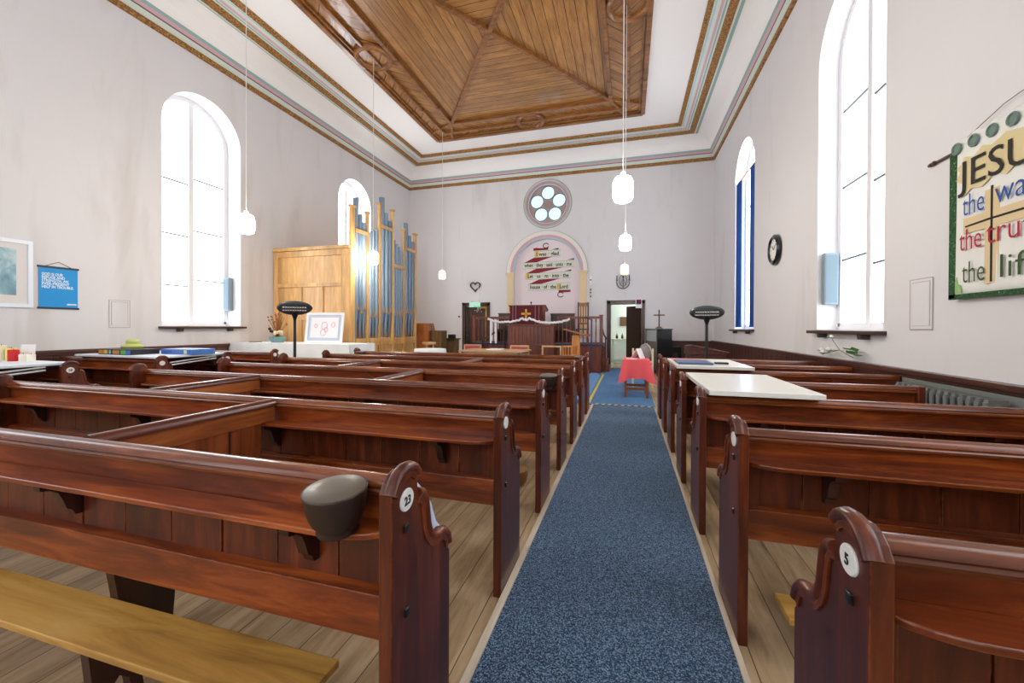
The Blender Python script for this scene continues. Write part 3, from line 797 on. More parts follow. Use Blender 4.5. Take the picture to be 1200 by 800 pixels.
# hassocks
def hassock(loc, r, h, label, first=[None]):
    if first[0] is None:
        t = thing('hassock', loc, label, 'hassock', 'round hassocks')
        m = MB(); m.lathe([(0,0),(.054,0),(.058,.005),(.056,.016),(.059,.022),(.068,.036),(.076,.058),(.081,.082),(.084,.104),(.085,.116),(.083,.122),(0,.122)], (0,0,0), 32); m.build('body', LEATH, t, smooth=True)
        m = MB(); m.lathe([(0,.122),(.081,.122),(.082,.125),(.076,.128),(.04,.131),(0,.132)], (0,0,0), 32); m.build('padded_top', LEATHT, t, smooth=True)
        m = MB(); m.tube([(.084*math.cos(2*PI*i/32), .084*math.sin(2*PI*i/32), .122) for i in range(32)], .0035, 6, True); m.build('piping', LEATH, t, smooth=True)
        first[0] = t
    else:
        t = copy_tree(first[0]); t.location = loc; t['label'] = label
    t.rotation_euler = (math.radians(6), 0, 0)
    return t
hassock((-.785, ROWY[0]+.019, .775), .086, .125, 'round dark leather hassock on the shelf of the pew numbered 23')
hassock((-.72, ROWY[3]+.019, .775), .085, .12, 'round dark hassock at the aisle end of the fourth pew left of the runner')
hassock((-.72, ROWY[6]+.019, .775), .085, .12, 'round dark hassock at the aisle end of the frontmost left pew')
hassock((-4.72, ROWY[6]+.019, .775), .085, .12, 'round dark hassock at the far left end of the frontmost central pew')
hassock((-6.05, ROWY[4]+.019, .775), .085, .12, 'round pale-topped hassock on the left-wall pew beside the games table')

# pine kneeling benches
def bench(x0, x1, y0, y1, z, label, legs, mt=PINE):
    t = thing('kneeling_bench', ((x0+x1)/2, (y0+y1)/2, 0), label, 'bench')
    hx, hy = (x1-x0)/2, (y1-y0)/2
    m = MB(); m.prism([(-hx,-hy),(hx,-hy),(hx,hy),(-hx,hy)], 'z', z-.025, z); m.build('plank', mt, t, bevel=.004)
    for x in legs:
        xl = x-(x0+x1)/2
        m = MB(); m.prism([(-hy+.02,0),(-hy+.055,0),(-hy+.07,.10),(0,.13),(hy-.07,.10),(hy-.055,0),(hy-.02,0),(hy-.03,.08),(hy-.012,z-.025),(-hy+.012,z-.025),(-hy+.03,.08)], 'x', xl-.02, xl+.02)
        m.build('leg', PEWD, t)
    return t
bench(-3.6,-.87,.878,1.075,.30,'long plain pine kneeling bench on the floor before the pew numbered 23',(-3.2,-1.72))
bench(.622,1.50,1.836,2.008,.20,'pine kneeling bench between the two nearest pews right of the aisle',(.9,1.35))
m = MB(); m.lathe([(0,0),(.06,0),(.10,.03),(.115,.08),(.11,.13),(.08,.155),(0,.165)], (0,0,0), 24); o = m.build('kneeling_cushion', mat('tan hide', srgb(140,98,46), .55), smooth=True); o.location = (-.93, 3.36, 0)
tag(o, 'rounded tan kneeling cushion on the floor under the third left pew', 'cushion')
# pale cloth hanging inside the end of pew 23
m = MB(); n1_, n2_ = 16, 10
edge = [(.425,.450),(.50,.468),(.58,.475),(.62,.435),(.72,.387),(.80,.310),(.83,.278),(.872,.235)]
def edge_y(z):
    for (za, ya), (zb, yb) in zip(edge, edge[1:]):
        if z <= zb: return ya + (yb-ya)*(z-za)/(zb-za)
    return edge[-1][1]
for i in range(n1_+1):
    for j in range(n2_+1):
        z = .4255 + (.872-.4255)*i/n1_; v = j/n2_; y = .175 + (edge_y(z)-.175)*v
        m.v.append((-.682 + .012*math.sin(7*v+4*z) - .02*(1-i/n1_), ROWY[0]+y, z + (.012*math.sin(9*v) if i == n1_ else 0)))
for i in range(n1_):
    for j in range(n2_):
        a = i*(n2_+1)+j; m.f.append((a,a+1,a+n2_+2,a+n2_+1)); m.m.append(0)
o = m.build('folded_cloth', mat('pale blue cloth', srgb(196,214,240), .8), smooth=True, ang=80)
sd = o.modifiers.new('thick','SOLIDIFY'); sd.thickness = .012; sd.offset = 0
tag(o, 'pale blue cloth hanging on the seat side of the scrolled end of pew 23', 'cloth')

# ------------------------------------------------------------------ boards and folding tables on pews
def slab_board(name, x0, x1, y0, y1, z0, z1, mt, label, cat, rz=0):
    t = thing(name, ((x0+x1)/2, (y0+y1)/2, z0), label, cat, rz=rz)
    hx, hy = (x1-x0)/2, (y1-y0)/2
    m = MB(); m.box(-hx,hx,-hy,hy,0.004,z1-z0); m.build('board_top', mt, t, bevel=.004)
    m = MB(); m.box(-hx+.03,hx-.03,-hy+.03,hy-.03,0,.004); m.build('underside', LEATH, t)
    return t
slab_board('laminate_board', .515, 1.17, 2.90, 4.02, .9075, .945, LAMIN, 'bare cream laminate board lying across two pew backs right of the aisle', 'board')
slab_board('laminate_board', .515, 1.27, 4.72, 5.82, .9075, .945, LAMIN, 'cream laminate board with folders on it, farther pews right of the aisle', 'board')
def flat(name, x, y, z, sx, sy, h, mt, label, cat, rz=0, group=None):
    m = MB(); m.box(-sx/2,sx/2,-sy/2,sy/2,0,h); o = m.build(name, mt, bevel=min(.004,h*.3)); o.location = (x,y,z); o.rotation_euler = (0,0,rz); tag(o,label,cat,group); return o
flat('paper_sheet', .73, 5.60, .9465, .36, .26, .003, mat('pink paper', srgb(240,120,130), .8), 'pink paper at the back of the board of folders', 'paper')
flat('ring_binder', .73, 5.12, .9465, .36, .50, .022, mat('navy binder', srgb(74,94,128), .5), 'navy folder lying on the cream board right of the aisle', 'folder')
flat('pencil_case', 1.02, 5.05, .9465, .14, .06, .02, mat('black case', srgb(30,32,44), .6), 'small black case beside the navy folder', 'case')

def folding_table(x0, x1, y0, y1, z0, z1, label):
    t = thing('folding_table', ((x0+x1)/2, (y0+y1)/2, z0), label, 'table')
    hx, hy = (x1-x0)/2, (y1-y0)/2
    m = MB(); m.box(-hx,hx,-hy,hy,0,z1-z0); m.build('tabletop', LAMIW, t, bevel=.006)
    for dz in (0, -.035):
        m = MB(); m.tube([(hx-.02, -.34, -.062+dz),(hx-.02, .30, -.012+dz),(hx-.25, .32, -.012+dz)], .010, 8); m.build('folded_leg', mat('leg tube', srgb(214,218,222), .3), t, smooth=True)
    return t
folding_table(-7.75,-5.99,1.97,3.02,.9175,.945,'white-topped folding table lying on pews, carrying candles')
folding_table(-7.6,-5.965,3.84,4.86,.9175,.945,'white-topped folding table lying on pews, carrying board games')
# candles (left)
CANM = {'cream': srgb(240,226,190), 'yellow': srgb(240,222,120), 'red': srgb(200,24,28), 'white': srgb(244,238,220), 'green': srgb(120,122,70)}
def candle(x, y, r, h, c, label, z=.9455):
    t = thing('pillar_candle', (x,y,z), label, 'candle', 'candles on the left table')
    m = MB(); m.lathe([(0,0),(r,0),(r,h-.006),(r-.006,h),(r-.012,h-.004),(0,h-.01)], (0,0,0), 20); m.build('wax', mat('wax '+c, CANM[c], .5), t, smooth=True)
    m = MB(); m.tube([(0,0,h-.01),(0.002,0,h+.012)], .0025, 6); m.build('wick', INK, t)
    return t
candle(-7.02,2.90,.045,.175,'cream','tall cream candle, leftmost on the table by the left wall')
candle(-6.93,2.93,.026,.145,'green','thin olive candle between the tall cream and the yellow candle')
candle(-6.83,2.90,.048,.145,'yellow','fat yellow candle left of the red one')
candle(-6.725,2.87,.046,.13,'red','red pillar candle on the table by the left wall')
candle(-6.615,2.90,.036,.08,'white','short white candle right beside the red candle')
candle(-6.52,2.92,.036,.08,'white','short white candle, rightmost on the candle table')
m = MB(); m.box(-.065,.065,-.003,.003,0,.185); o = m.build('greeting_card', PAPER); o.location = (-6.74,2.985,.9458); o.rotation_euler = (math.radians(-8),0,math.radians(35)); tag(o,'white card standing behind the red candle','card')
# board games
def gamebox(x, y, sx, sy, h, base, spots, label):
    t = thing('board_game_box', (x,y,.9455), label, 'box')
    m = MB(); m.box(-sx/2,sx/2,-sy/2,sy/2,0,h); m.build('box', base, t, bevel=.003)
    for k, (px, w, c) in enumerate(spots):
        m = MB(); m.box(sx*px-w/2, sx*px+w/2, -sy/2-.0015, -sy/2, h*.15, h*.85); m.build('printed_patch', mat('game print %s %d' % (label[:6], k), srgb(*c), .5), t)
    return t
gamebox(-6.95,4.12,.66,.36,.075,mat('game black',srgb(34,30,36),.4),[(-.42,.09,(196,130,40)),(-.27,.08,(220,176,60)),(-.14,.04,(120,180,200)),(.05,.14,(190,132,60)),(.27,.10,(96,180,90)),(.42,.09,(60,110,200))],'black board game box with coloured pictures on the left table')
gamebox(-6.22,4.42,.60,.34,.075,mat('game blue',srgb(74,128,206),.4),[(-.3,.2,(60,96,170)),(.05,.22,(84,110,180)),(.3,.05,(222,214,120)),(.44,.04,(60,100,190))],'blue board game box on the left table')
t = thing('folding_cloth_bundle', (-7.02,4.20,1.021), 'lime green soft bundle on top of the black board game box', 'bundle')
m = MB(); m.lathe([(0,0),(.14,0),(.17,.03),(.12,.055),(.09,.07),(.10,.10),(.07,.13),(0,.14)], (0,0,0), 14, 'z', 0, 1.0, .7); m.build('folds', mat('lime cloth', srgb(196,206,120), .8), t, smooth=True)

# ------------------------------------------------------------------ pendant lamps
def pendant(x, y, z, lit, label):
    t = thing('pendant_lamp', (x,y,z), label, 'lamp', 'pendant lamps')
    r = .105
    m = MB(); m.lathe([(0,-.155),(.06,-.152),(.095,-.135),(.11,-.09),(.112,.0),(.105,.08),(.085,.12),(.05,.135),(0,.137)], (0,0,0), 28); m.build('lamp_shade', LAMP if lit else LAMPOFF_GLOW, t, smooth=True)
    m = MB(); m.lathe([(0,.137),(.028,.137),(.028,.18),(.012,.20),(0,.2)], (0,0,0), 14); m.build('lamp_holder', WHITEP, t, smooth=True)
    m = MB(); m.tube([(0,0,.19),(0,0,7.405-z)], .006, 6); m.build('flex', CORD, t)
    return t
ZL = 2.94
pendant(-5.51,4.75,2.895,True,'lit pendant lamp at left, hanging beside the big arched window')
pendant(-5.51,7.90,2.905,True,'lit pendant lamp hanging in front of the organ pipes')
pendant(-.06,4.72,2.915,True,'largest lit pendant lamp, hanging nearest over the aisle')
pendant(-.05,7.92,2.96,True,'smaller lit pendant lamp over the aisle, behind the largest one')
pendant(-5.51,11.42,2.965,False,'unlit cream pendant lamp near the back wall, right of the organ')
pendant(-.09,11.25,2.92,False,'unlit cream pendant lamp near the back wall, above the iron candle holder')

# ------------------------------------------------------------------ patio heaters
def heater(x, y, ztop, face, label):
    t = thing('patio_heater', (x,y,0), label, 'heater', 'pedestal heaters')
    m = MB(); m.lathe([(0,0),(.24,0),(.25,.015),(.22,.04),(.06,.055),(.03,.08)], (0,0,0), 28); m.build('base', BLACK, t, smooth=True)
    m = MB(); m.tube([(0,0,.05),(0,0,ztop-.20)], .022, 12); m.tube([(0,0,.9),(0,0,ztop-.16)], .017, 12); m.build('pole', BLACK, t, smooth=True)
    m = MB(); m.lathe([(.018,ztop-.22),(.024,ztop-.18),(.05,ztop-.10),(.07,ztop-.07),(0,ztop-.06)], (0,0,0), 16); m.build('neck', BLACK, t, smooth=True)
    hd = MB(); hd.lathe([(0,-.05),(.16,-.05),(.235,-.035),(.255,0),(.235,.03),(.13,.055),(0,.065)], (0,0,0), 36, 'y', 0, 1.0, .46)
    M = Matrix.Translation((0,0,ztop)) @ Matrix.Rotation(face, 4, 'Z') @ Matrix.Rotation(math.radians(20), 4, 'X')
    hd.xform(M); h = hd.build('heater_head', STEELD, t, smooth=True)
    g = MB()
    for k in range(-5, 6):
        g.box(k*.034-.004, k*.034+.004, -.066, -.056, -.055+abs(k)*.004, .06-abs(k)*.004)
    g.box(-.19,.19,-.062,-.055,-.01,.0); g.xform(M); g.build('grille', STEEL, h)
    g = MB(); g.tube([(-.17,-.052,.025),(.17,-.052,.025)], .008, 8); g.tube([(-.17,-.052,-.025),(.17,-.052,-.025)], .008, 8); g.xform(M); g.build('heating_tube', PLATE, h)
    return t
heater(-5.13,5.28,1.65,math.radians(40),'black pedestal heater with oval head in front of the organ side')
heater(1.21,7.05,1.60,math.radians(-8),'black pedestal heater with oval head behind the right-hand pews')

# ------------------------------------------------------------------ left wall: picture and poster
t = thing('framed_picture', (XL, 3.10, 2.07), 'white framed watery blue picture on the left wall at the photo edge', 'picture')
m = MB(); y0, y1, z0, z1 = -.56,.56,-.47,.47
for a in ((y0,y1,z1-.05,z1),(y0,y1,z0,z0+.05),(y0,y0+.05,z0+.05,z1-.05),(y1-.05,y1,z0+.05,z1-.05)): m.box(.005,.035,*a)
m.build('frame', mat('frame white', srgb(232,240,250), .4), t, bevel=.004)
m = MB(); m.box(.002,.016,y0+.05,y1-.05,z0+.05,z1-.05); m.build('mount', mat('mount', srgb(226,222,220), .8), t)
pm = mat('watery print', srgb(130,170,186), .4)
nn = noise(pm, coords(pm,(1,1,1),False), 3.2, 6, .6, 1.2); setcol(pm, ramp(pm, nn, [(.3, srgb(84,132,152)),(.5,srgb(132,172,188)),(.7,srgb(196,216,220))]))
m = MB(); m.box(.016,.018,y0+.16,y1-.16,z0+.17,z1-.13); m.build('print', pm, t)
t = thing('hanging_poster', (XL, 3.94, 1.91), 'bright blue text poster with black battens hanging on the left wall', 'poster')
m = MB(); m.box(.006,.009,-.215,.215,-.29,.29); m.build('sheet', mat('poster blue', srgb(20,150,222), .6), t)
for z in (-.30,.30):
    m = MB(); m.box(.002,.018,-.228,.228,z-.014,z+.014); m.build('batten', mat('batten', srgb(28,40,56), .5), t)
m = MB(); m.tube([(.01,-.14,.312),(.008,0,.385),(.01,.14,.312)], .004, 6); m.build('hanging_cord', BLACK, t)
WT_ = mat('poster white', srgb(240,246,252), .7)
for k, ln in enumerate(('GOD IS OUR','REFUGE AND','STRENGTH, AN','EVER-PRESENT','HELP IN TROUBLE.')):
    text_mesh(ln, .056, (.0095,-.185,.175-.046*k), (0,1,0), (0,0,1), WT_, 'lettering', t, .0005, .0012, width=(.23,.25,.29,.30,.35)[k])
m = MB(); m.box(.009,.0098,.09,.20,-.25,-.23); m.build('printed_strip', WT_, t)

# loudspeakers in window reveals
for k, (x, y, lab) in enumerate(((XL-.29, 6.89, 'pale blue-grey column loudspeaker in the reveal of the left window'), (XR+.13, 6.765, 'pale blue-grey column loudspeaker in the reveal of the near right window'))):
    t = thing('column_speaker', (x, y, 1.69), lab, 'loudspeaker')
    m = MB(); m.box(-.085,.085,-.11,-.012,0,.72); m.build('case', SPKR, t, bevel=.012)
    m = MB(); m.box(-.07,.07,-.114,-.11,.03,.69); m.build('grille', mat('grille cloth %d' % k, srgb(118,138,150), .8), t)
    m = MB(); m.box(-.03,.03,-.012,0,.2,.5); m.build('bracket', STEELD, t)

# right wall: clock, banner, radiator, curtains ------------------------------------
t = thing('wall_clock', (XR, 8.40, 2.78), 'round black rimmed clock on the right wall', 'clock')
m = MB(); m.lathe([(.19,-.06),(.235,-.085),(.275,-.06),(.28,-.03),(.25,0),(0,0)], (0,0,0), 36, 'x', caps=False); m.build('rim', BLACKG, t, smooth=True)
m = MB(); m.lathe([(0,-.055),(.20,-.055),(.20,-.04)], (0,0,0), 36, 'x'); f_ = m.build('dial', PLATE, t)
m = MB()
for k in range(12):
    a = 2*PI*k/12; m.beam((-.057,.155*math.sin(a),.155*math.cos(a)),(-.057,.18*math.sin(a),.18*math.cos(a)),.012,.003,up=(1,0,0))
m.build('hour_marks', INK, f_)
m = MB(); m.beam((-.059,0,0),(-.059,.07,.08),.014,.003,up=(1,0,0)); m.beam((-.060,0,0),(-.060,-.12,.09),.01,.003,up=(1,0,0)); m.build('hands', INK, t)

t = thing('text_banner', (XR-.016, 4.19, 2.80), 'fabric banner with JESUS lettering, cross and green border on the right wall', 'banner')
BW = 1.16
def B_(y, z, x=0): return (-.02-x, -y, z)   # y: distance to the right of the banner edge
# cloth with slight ripples
m = MB(); nu, nv = 40, 16
def rip(u): return .006*math.sin(u*38)+.004*math.sin(u*17+1)
for i in range(nu+1):
    for j in range(nv+1):
        u, v = i/nu, j/nv
        top = .068 + .012*math.cos((u*BW-.06)*2*PI/.165)
        m.v.append(B_(u*BW, -1.20 + (1.20+top)*v, rip(u)*(1-v*.6)+.004))
for i in range(nu):
    for j in range(nv):
        a = i*(nv+1)+j; m.f.append((a,a+1,a+nv+2,a+nv+1)); m.m.append(0)
cl = m.build('cloth', mat('banner white', srgb(236,236,230), .85), t, smooth=True, ang=80)
sd = cl.modifiers.new('thick','SOLIDIFY'); sd.thickness = .006
GRN = mat('dark green fabric', srgb(34,74,40), .85)
nn = noise(GRN, coords(GRN,(1,1,1),False), 60, 2, .5); setcol(GRN, ramp(GRN, nn, [(.45, srgb(28,66,34)),(.68,srgb(60,110,62)),(.74,srgb(170,200,170))]))
XB = .018
m = MB(); m.box(-.024-XB,-.012-XB,-.055,.012,-1.20,-.02); m.box(-.024-XB,-.012-XB,-BW,.012,-1.21,-1.17); m.build('green_border', GRN, t)
BEI = mat('beige patch', srgb(222,206,158), .85)
pts = [(.05,-.16),(.10,-.14),(.13,-.09),(.22,-.12),(.30,-.07),(.38,-.10),(.5,-.06),(.62,-.09),(.75,-.07),(.90,-.14),(.92,-.25),(.80,-.33),(.6,-.30),(.5,-.36),(.4,-.32),(.3,-.38),(.2,-.36),(.13,-.40),(.12,-.30),(.05,-.26),(.09,-.20)]
def patch(name, pts, mt, dx, par=t):
    mm = MB(); mm.prism([(-a, b) for a, b in pts], 'x', -.020-XB-dx, -.016-XB-dx); return mm.build(name, mt, par)
patch('beige_patch', pts, BEI, 0)
patch('cross_patch', [(.33,-.42),(.45,-.42),(.45,-.58),(.80,-.58),(.80,-.70),(.45,-.70),(.45,-1.11),(.33,-1.11),(.33,-.70),(.13,-.70),(.13,-.58),(.33,-.58)], mat('pale peach patch', srgb(226,204,160), .85), 0)
patch('cross', [(.382,-.40),(.398,-.40),(.398,-.63),(.82,-.63),(.82,-.645),(.398,-.645),(.398,-1.10),(.382,-1.10),(.382,-.645),(.15,-.652),(.15,-.64),(.382,-.63)], mat('black tape', srgb(28,26,26), .8), .003)
XT = -.024-XB-.003
text_mesh('JESUS', .30, (XT, -.10, -.335), (0,-1,0), (0,0,1), mat('letter black', srgb(38,34,30), .8), 'lettering', t, .0006, .0, width=.80)
lb, lr, lg = mat('letter blue', srgb(44,84,160), .8), mat('letter red', srgb(176,36,56), .8), mat('letter green', srgb(60,84,40), .8)
for txt, y, z, mt, w in (('the',.13,-.56,lb,.20),('way',.42,-.545,lb,.34),('the',.10,-.83,lr,.21),('truth',.35,-.82,lr,.46),('the',.13,-1.085,lg,.21),('life',.45,-1.08,lg,.32)):
    text_mesh(txt, .24, (XT, -y, z), (0,-1,0), (0,0,1), mt, 'lettering', t, .0006, -.002, width=w)
patch('green_corner_motif', [(.03,-1.16),(.12,-1.16),(.11,-1.10),(.085,-1.09),(.07,-1.03),(.05,-1.08),(.03,-1.09)], mat('motif green', srgb(150,190,120), .8), .003)
for k in range(7):
    m = MB(); m.tube([(-.044, -(.06+.165*k)+.040*math.cos(a), .0+.040*math.sin(a)) for a in [2*PI*i/18 for i in range(18)]], .009, 6, True); m.lathe([(0,-.043),(.036,-.043),(.036,-.041),(0,-.041)], (0,-(.06+.165*k),0), 16, 'x'); m.build('eyelet', mat('eyelet green %d' % k, srgb(108,132,122), .6), t, smooth=True)
m = MB(); m.tube([(.001,.22,.005),(.001,-BW-.2,.005)], .0135, 10); m.ball((-.006,.25,.005), .021, 10); m.lathe([(0,0),(.018,.01),(.018,.03),(.012,.05)], (-.004,.27,.005), 10, 'y'); m.build('rod', mat('rod brown', srgb(70,40,34), .4), t, smooth=True)
m = MB(); m.tube([(-.022,0.0,.02),(-.012,-.44,.16),(-.012,-.58,.175),(-.012,-.72,.16),(-.022,-BW,.02)], .003, 6); m.build('hanging_cord', mat('brown cord', srgb(120,90,76), .7), t)

t = thing('radiator', (XR-.14, 3.58, 0), 'grey column radiator below the dado on the right wall', 'radiator')
m = MB()
for k in range(14):
    y = .04 + k*.074
    for x in (-.055, .0, .055): m.tube([(x,y,.16),(x,y,.84)], .017, 8)
    m.beam((-.055,y,.84),(.055,y,.84),.036,.04); m.beam((-.055,y,.16),(.055,y,.16),.036,.04)
m.build('sections', RADM, t, smooth=True, ang=60)
for z in (.81,.16):
    m = MB(); m.tube([(0,0,z),(0,1.07,z)], .02, 8); m.build('header_pipe', RADM, t, smooth=True)
m = MB(); m.box(.084,.092,-.35,1.2,0,.89); m.build('backing_board', RADM, t)
for y in (.1, .95):
    m = MB(); m.box(-.03,.03,y-.015,y+.015,0,.15); m.build('foot', RADM, t)

t = thing('curtain_set', (XR+.045, 10.62, 4.9), 'pair of blue curtains on a wooden pole in the farther right window', 'curtain')
m = MB(); m.tube([(0,-.82,.07),(0,.82,.07)], .018, 10); m.build('pole', CHAIRW, t, smooth=True)
for (a, b) in ((.40,.81),(-.80,-.40)):
    m = MB(); n_ = 36
    for i in range(n_+1):
        u = i/n_; y = a+(b-a)*u; x = .022*math.sin(u*5*2*PI)
        for z in (-3.52,.06): m.v.append((x,y,z))
    for i in range(n_): m.f.append((2*i,2*i+2,2*i+3,2*i+1)); m.m.append(0)
    o = m.build('curtain', BLUEC, t, smooth=True, ang=80); sd = o.modifiers.new('thick','SOLIDIFY'); sd.thickness = .004

# flowers on the right dado
t = thing('flower_spray', (XR-.06, 5.62, .971), 'white artificial flowers with green leaves lying on the right dado', 'flowers')
t.scale = (1.3, 1.3, 1.5)
m = MB()
for k in range(9):
    a = random.uniform(0, 2*PI); l = random.uniform(.08,.16); z = .02+random.uniform(0,.07); y = random.uniform(-.12,.08)
    d = Vector((math.cos(a)*.3 - .2, math.sin(a), random.uniform(-.1,.5))).normalized(); s_ = d.cross(Vector((0,0,1))).normalized()*.035
    c = Vector((-.02,y,z)); m.add([c, c+d*l*.5+s_, c+d*l, c+d*l*.5-s_], [(0,1,2,3)])
m.build('leaves', GREENL, t)
def bloom(p):
    m = MB()
    for k in range(8):
        a = 2*PI*k/8; c = Vector(p); d = Vector((math.cos(a), math.sin(a), .35)).normalized()
        s_ = Vector((-math.sin(a), math.cos(a), 0))*.018; m.add([c, c+d*.03+s_, c+d*.05, c+d*.03-s_], [(0,1,2,3)])
    m.ball((p[0],p[1],p[2]+.012), .022, 8); m.build('bloom', PETAL, t)
for p in ((-.03,.42,.06),(-.03,.55,.03),(-.04,.33,.17),(-.02,.60,.05)): bloom(p)
m = MB()
for p in ((-.03,.42,.06),(-.03,.55,.03),(-.04,.33,.17)): m.tube([(-.02,-.02,.03),(-.03,.2,.08),p], .003, 6)
m.build('stem', GREENL, t)

# ------------------------------------------------------------------ organ
OX, OY0, OY1 = -5.95, 7.72, 10.66
t = thing('pipe_organ', (0,0,0), 'honey oak pipe organ case with blue-grey pipes against the left wall', 'organ')
m = MB()
m.box(XL+.02, OX-.02, OY0+.03, OY0+.05, 0, 3.16)
m.box(XL+.02, OX-.02, OY1-.05, OY1-.03, 0, 3.16)
m.box(XL+.02, OX-.35, OY0+.06, OY1-.06, 3.05, 3.10)
m.box(OX-.36, OX-.33, OY0+.06, OY1-.06, 0, 3.05)
m.build('case', OAK, t)
# side panel framing
m = MB()
sx0, sx1 = XL+.02, OX-.06
fr_ = [(sx0,sx0+.13),(sx1-.20,sx1)]
for a, b in fr_: m.box(a, b, OY0, OY0+.03, 0, 3.12)
m.box(sx0+.13, sx1-.20, OY0, OY0+.03, 2.98, 3.12); m.box(sx0+.13, sx1-.20, OY0, OY0+.03, 2.27, 2.36)
x1_, x2_ = sx0+.13+.60, sx0+.13+1.20
for x in (x1_, x2_): m.box(x, x+.09, OY0, OY0+.03, 0, 2.27)
m.box(x1_+.09, x2_, OY0, OY0+.03, 1.50, 1.62)
m.build('side_framing', OAK, t, bevel=.008)
m = MB(); m.box(sx0-.0, sx1+.03, OY0-.03, OY0+.10, 3.12, 3.17); m.box(sx0, sx1+.02, OY0-.015, OY0+.09, 3.17, 3.20); m.build('cornice', OAKD, t, bevel=.006)
posts = [(7.72,7.87,4.05),(8.31,8.39,4.05),(8.80,8.88,4.40),(9.38,9.46,4.40),(9.93,10.01,4.03),(10.54,10.66,4.03)]
for a, b, h in posts:
    m = MB(); m.box(OX-.07, OX-.01, a, b, 0, h); m.build('post', OAKD, t, bevel=.006)
    m = MB(); m.box(OX-.085, OX+.005, a-.015, b+.015, h, h+.03); m.box(OX-.09, OX+.01, a-.02, b+.02, h+.03, h+.045); m.build('post_cap', OAK, t, bevel=.005)
bays = [(7.87,8.29,[4.30,3.95,3.80],1.76,-.09,3.55),(8.39,8.78,[3.62,3.68,3.74],1.60,.0,None),(8.88,9.36,[4.62,4.27,4.10],1.74,-.05,3.88),(9.46,9.91,[3.66,3.58,3.52,3.46],1.68,-.03,2.97),(10.01,10.52,[4.25,3.93,3.80],1.76,-.03,3.53)]
for a, b, hs, mz, dm, bar in bays:
    n_ = len(hs); w = (b-a)/n_
    m = MB(); m.box(OX-.30, OX+.02, a, b, .98, 1.08); m.box(OX-.10, OX+.005, a, b, .90, .98); m.build('pipe_shelf', OAKD, t, bevel=.005)
    m = MB(); m.box(OX-.07, OX-.04, a, b, 0, .90); m.box(OX-.04, OX-.025, a+.05, b-.05, .05, .80); m.build('lower_panel', OAK, t, bevel=.005)
    if bar:
        m = MB(); m.box(OX-.0, OX+.025, a-.02, b+.02, bar-.04, bar+.04); m.build('pipe_stay', OAKD, t, bevel=.004)
    for k, h in enumerate(hs):
        y = a + w*(k+.5); r = w*.44; z = mz + (dm*(1 if k == 1 else 0))
        m = MB(); m.lathe([(.012,1.08),(.022,1.12),(r*.55,z-.35),(r*.93,z-.06),(r,z+.0),(r,h),(r*.9,h),(r*.9,h-.02),(0,h-.02)], (OX-.055,y,0), 18); p = m.build('organ_pipe', PIPE, t, smooth=True)
        m = MB(); m.box(OX-.055+r*.80, OX-.055+r+.012, y-r*.62, y+r*.62, z-.012, z+.03); m.prism([(y-r*.5,z+.03),(y+r*.5,z+.03),(y,z+.17)], 'x', OX-.055+r*.86, OX-.055+r+.004); m.build('pipe_mouth', MOUTH, p)

# ------------------------------------------------------------------ white table beside the organ with its things
t = thing('cloth_table', (-6.62, 6.98, 0), 'long table under a white cloth in front of the organ side', 'table')
m = MB(); m.box(-1.48,1.5,-.38,.38,.985,1.005); m.build('tabletop', LIGHTW, t)
for sx in (-1.4,1.4):
    for sy in (-.3,.3):
        m = MB(); m.box(sx-.025,sx+.025,sy-.025,sy+.025,0,.985); m.build('leg', DARKW, t)
CLW = CLOTHW
o = MB()
o.box(-1.50,1.52,-.40,.40,1.006,1.012)
nf = 60
for side, (pa, pb) in enumerate((((-1.50,-.40),(1.52,-.40)),((1.52,-.40),(1.52,.40)),((1.52,.40),(-1.50,.40)),((-1.50,.40),(-1.50,-.40)))):
    vs = []
    for i in range(nf+1):
        u = i/nf; x = pa[0]+(pb[0]-pa[0])*u; y = pa[1]+(pb[1]-pa[1])*u
        nx, ny = (pb[1]-pa[1]), -(pb[0]-pa[0]); l = math.hypot(nx,ny); nx/=l; ny/=l
        w = .012*math.sin(u*60*l/3)+.014
        vs.append((x,y,1.010)); vs.append((x+nx*w,y+ny*w,.55))
    o.add(vs, [(2*i,2*i+2,2*i+3,2*i+1) for i in range(nf)])
o = o.build('tablecloth', CLW, smooth=True, ang=60); o.location = (-6.62,6.98,0); tag(o,'white tablecloth hanging over the long table by the organ','tablecloth')
# leaning framed picture
t = thing('framed_drawing', (-6.10, 7.02, 1.0135), 'white framed pink line drawing leaning on the organ side', 'picture', rz=math.radians(8))
M = Matrix.Rotation(math.radians(-9), 4, 'X')
W2, H2 = .42, .64
m = MB()
for a in ((-W2,W2,0,.05),(-W2,W2,H2-.05,H2),(-W2,-W2+.05,.05,H2-.05),(W2-.05,W2,.05,H2-.05)): m.box(a[0],a[1],-.012,.015,a[2],a[3])
m.xform(M); m.build('frame', PAPER, t, bevel=.003)
m = MB(); m.box(-W2+.05,W2-.05,0,.012,.05,H2-.05); m.xform(M); m.build('mount', mat('mount grey blue', srgb(196,206,222), .7), t)
m = MB(); m.box(-W2+.11,W2-.11,-.004,0,.11,H2-.10); m.xform(M); art = m.build('drawing', PAPER, t)
rp = mat('rose pencil', srgb(226,150,160), .8)
for k, (cx, cz, r) in enumerate(((0,.36,.08),(-.02,.22,.07),(.2,.38,.05),(-.19,.36,.04),(.04,.28,.05))):
    m = MB(); m.tube([(cx+r*math.cos(a)*.8, -.006, cz+r*math.sin(a)) for a in [2*PI*i/14 for i in range(14)]], .005, 5, True); m.xform(M); m.build('pencil_line', rp, art)
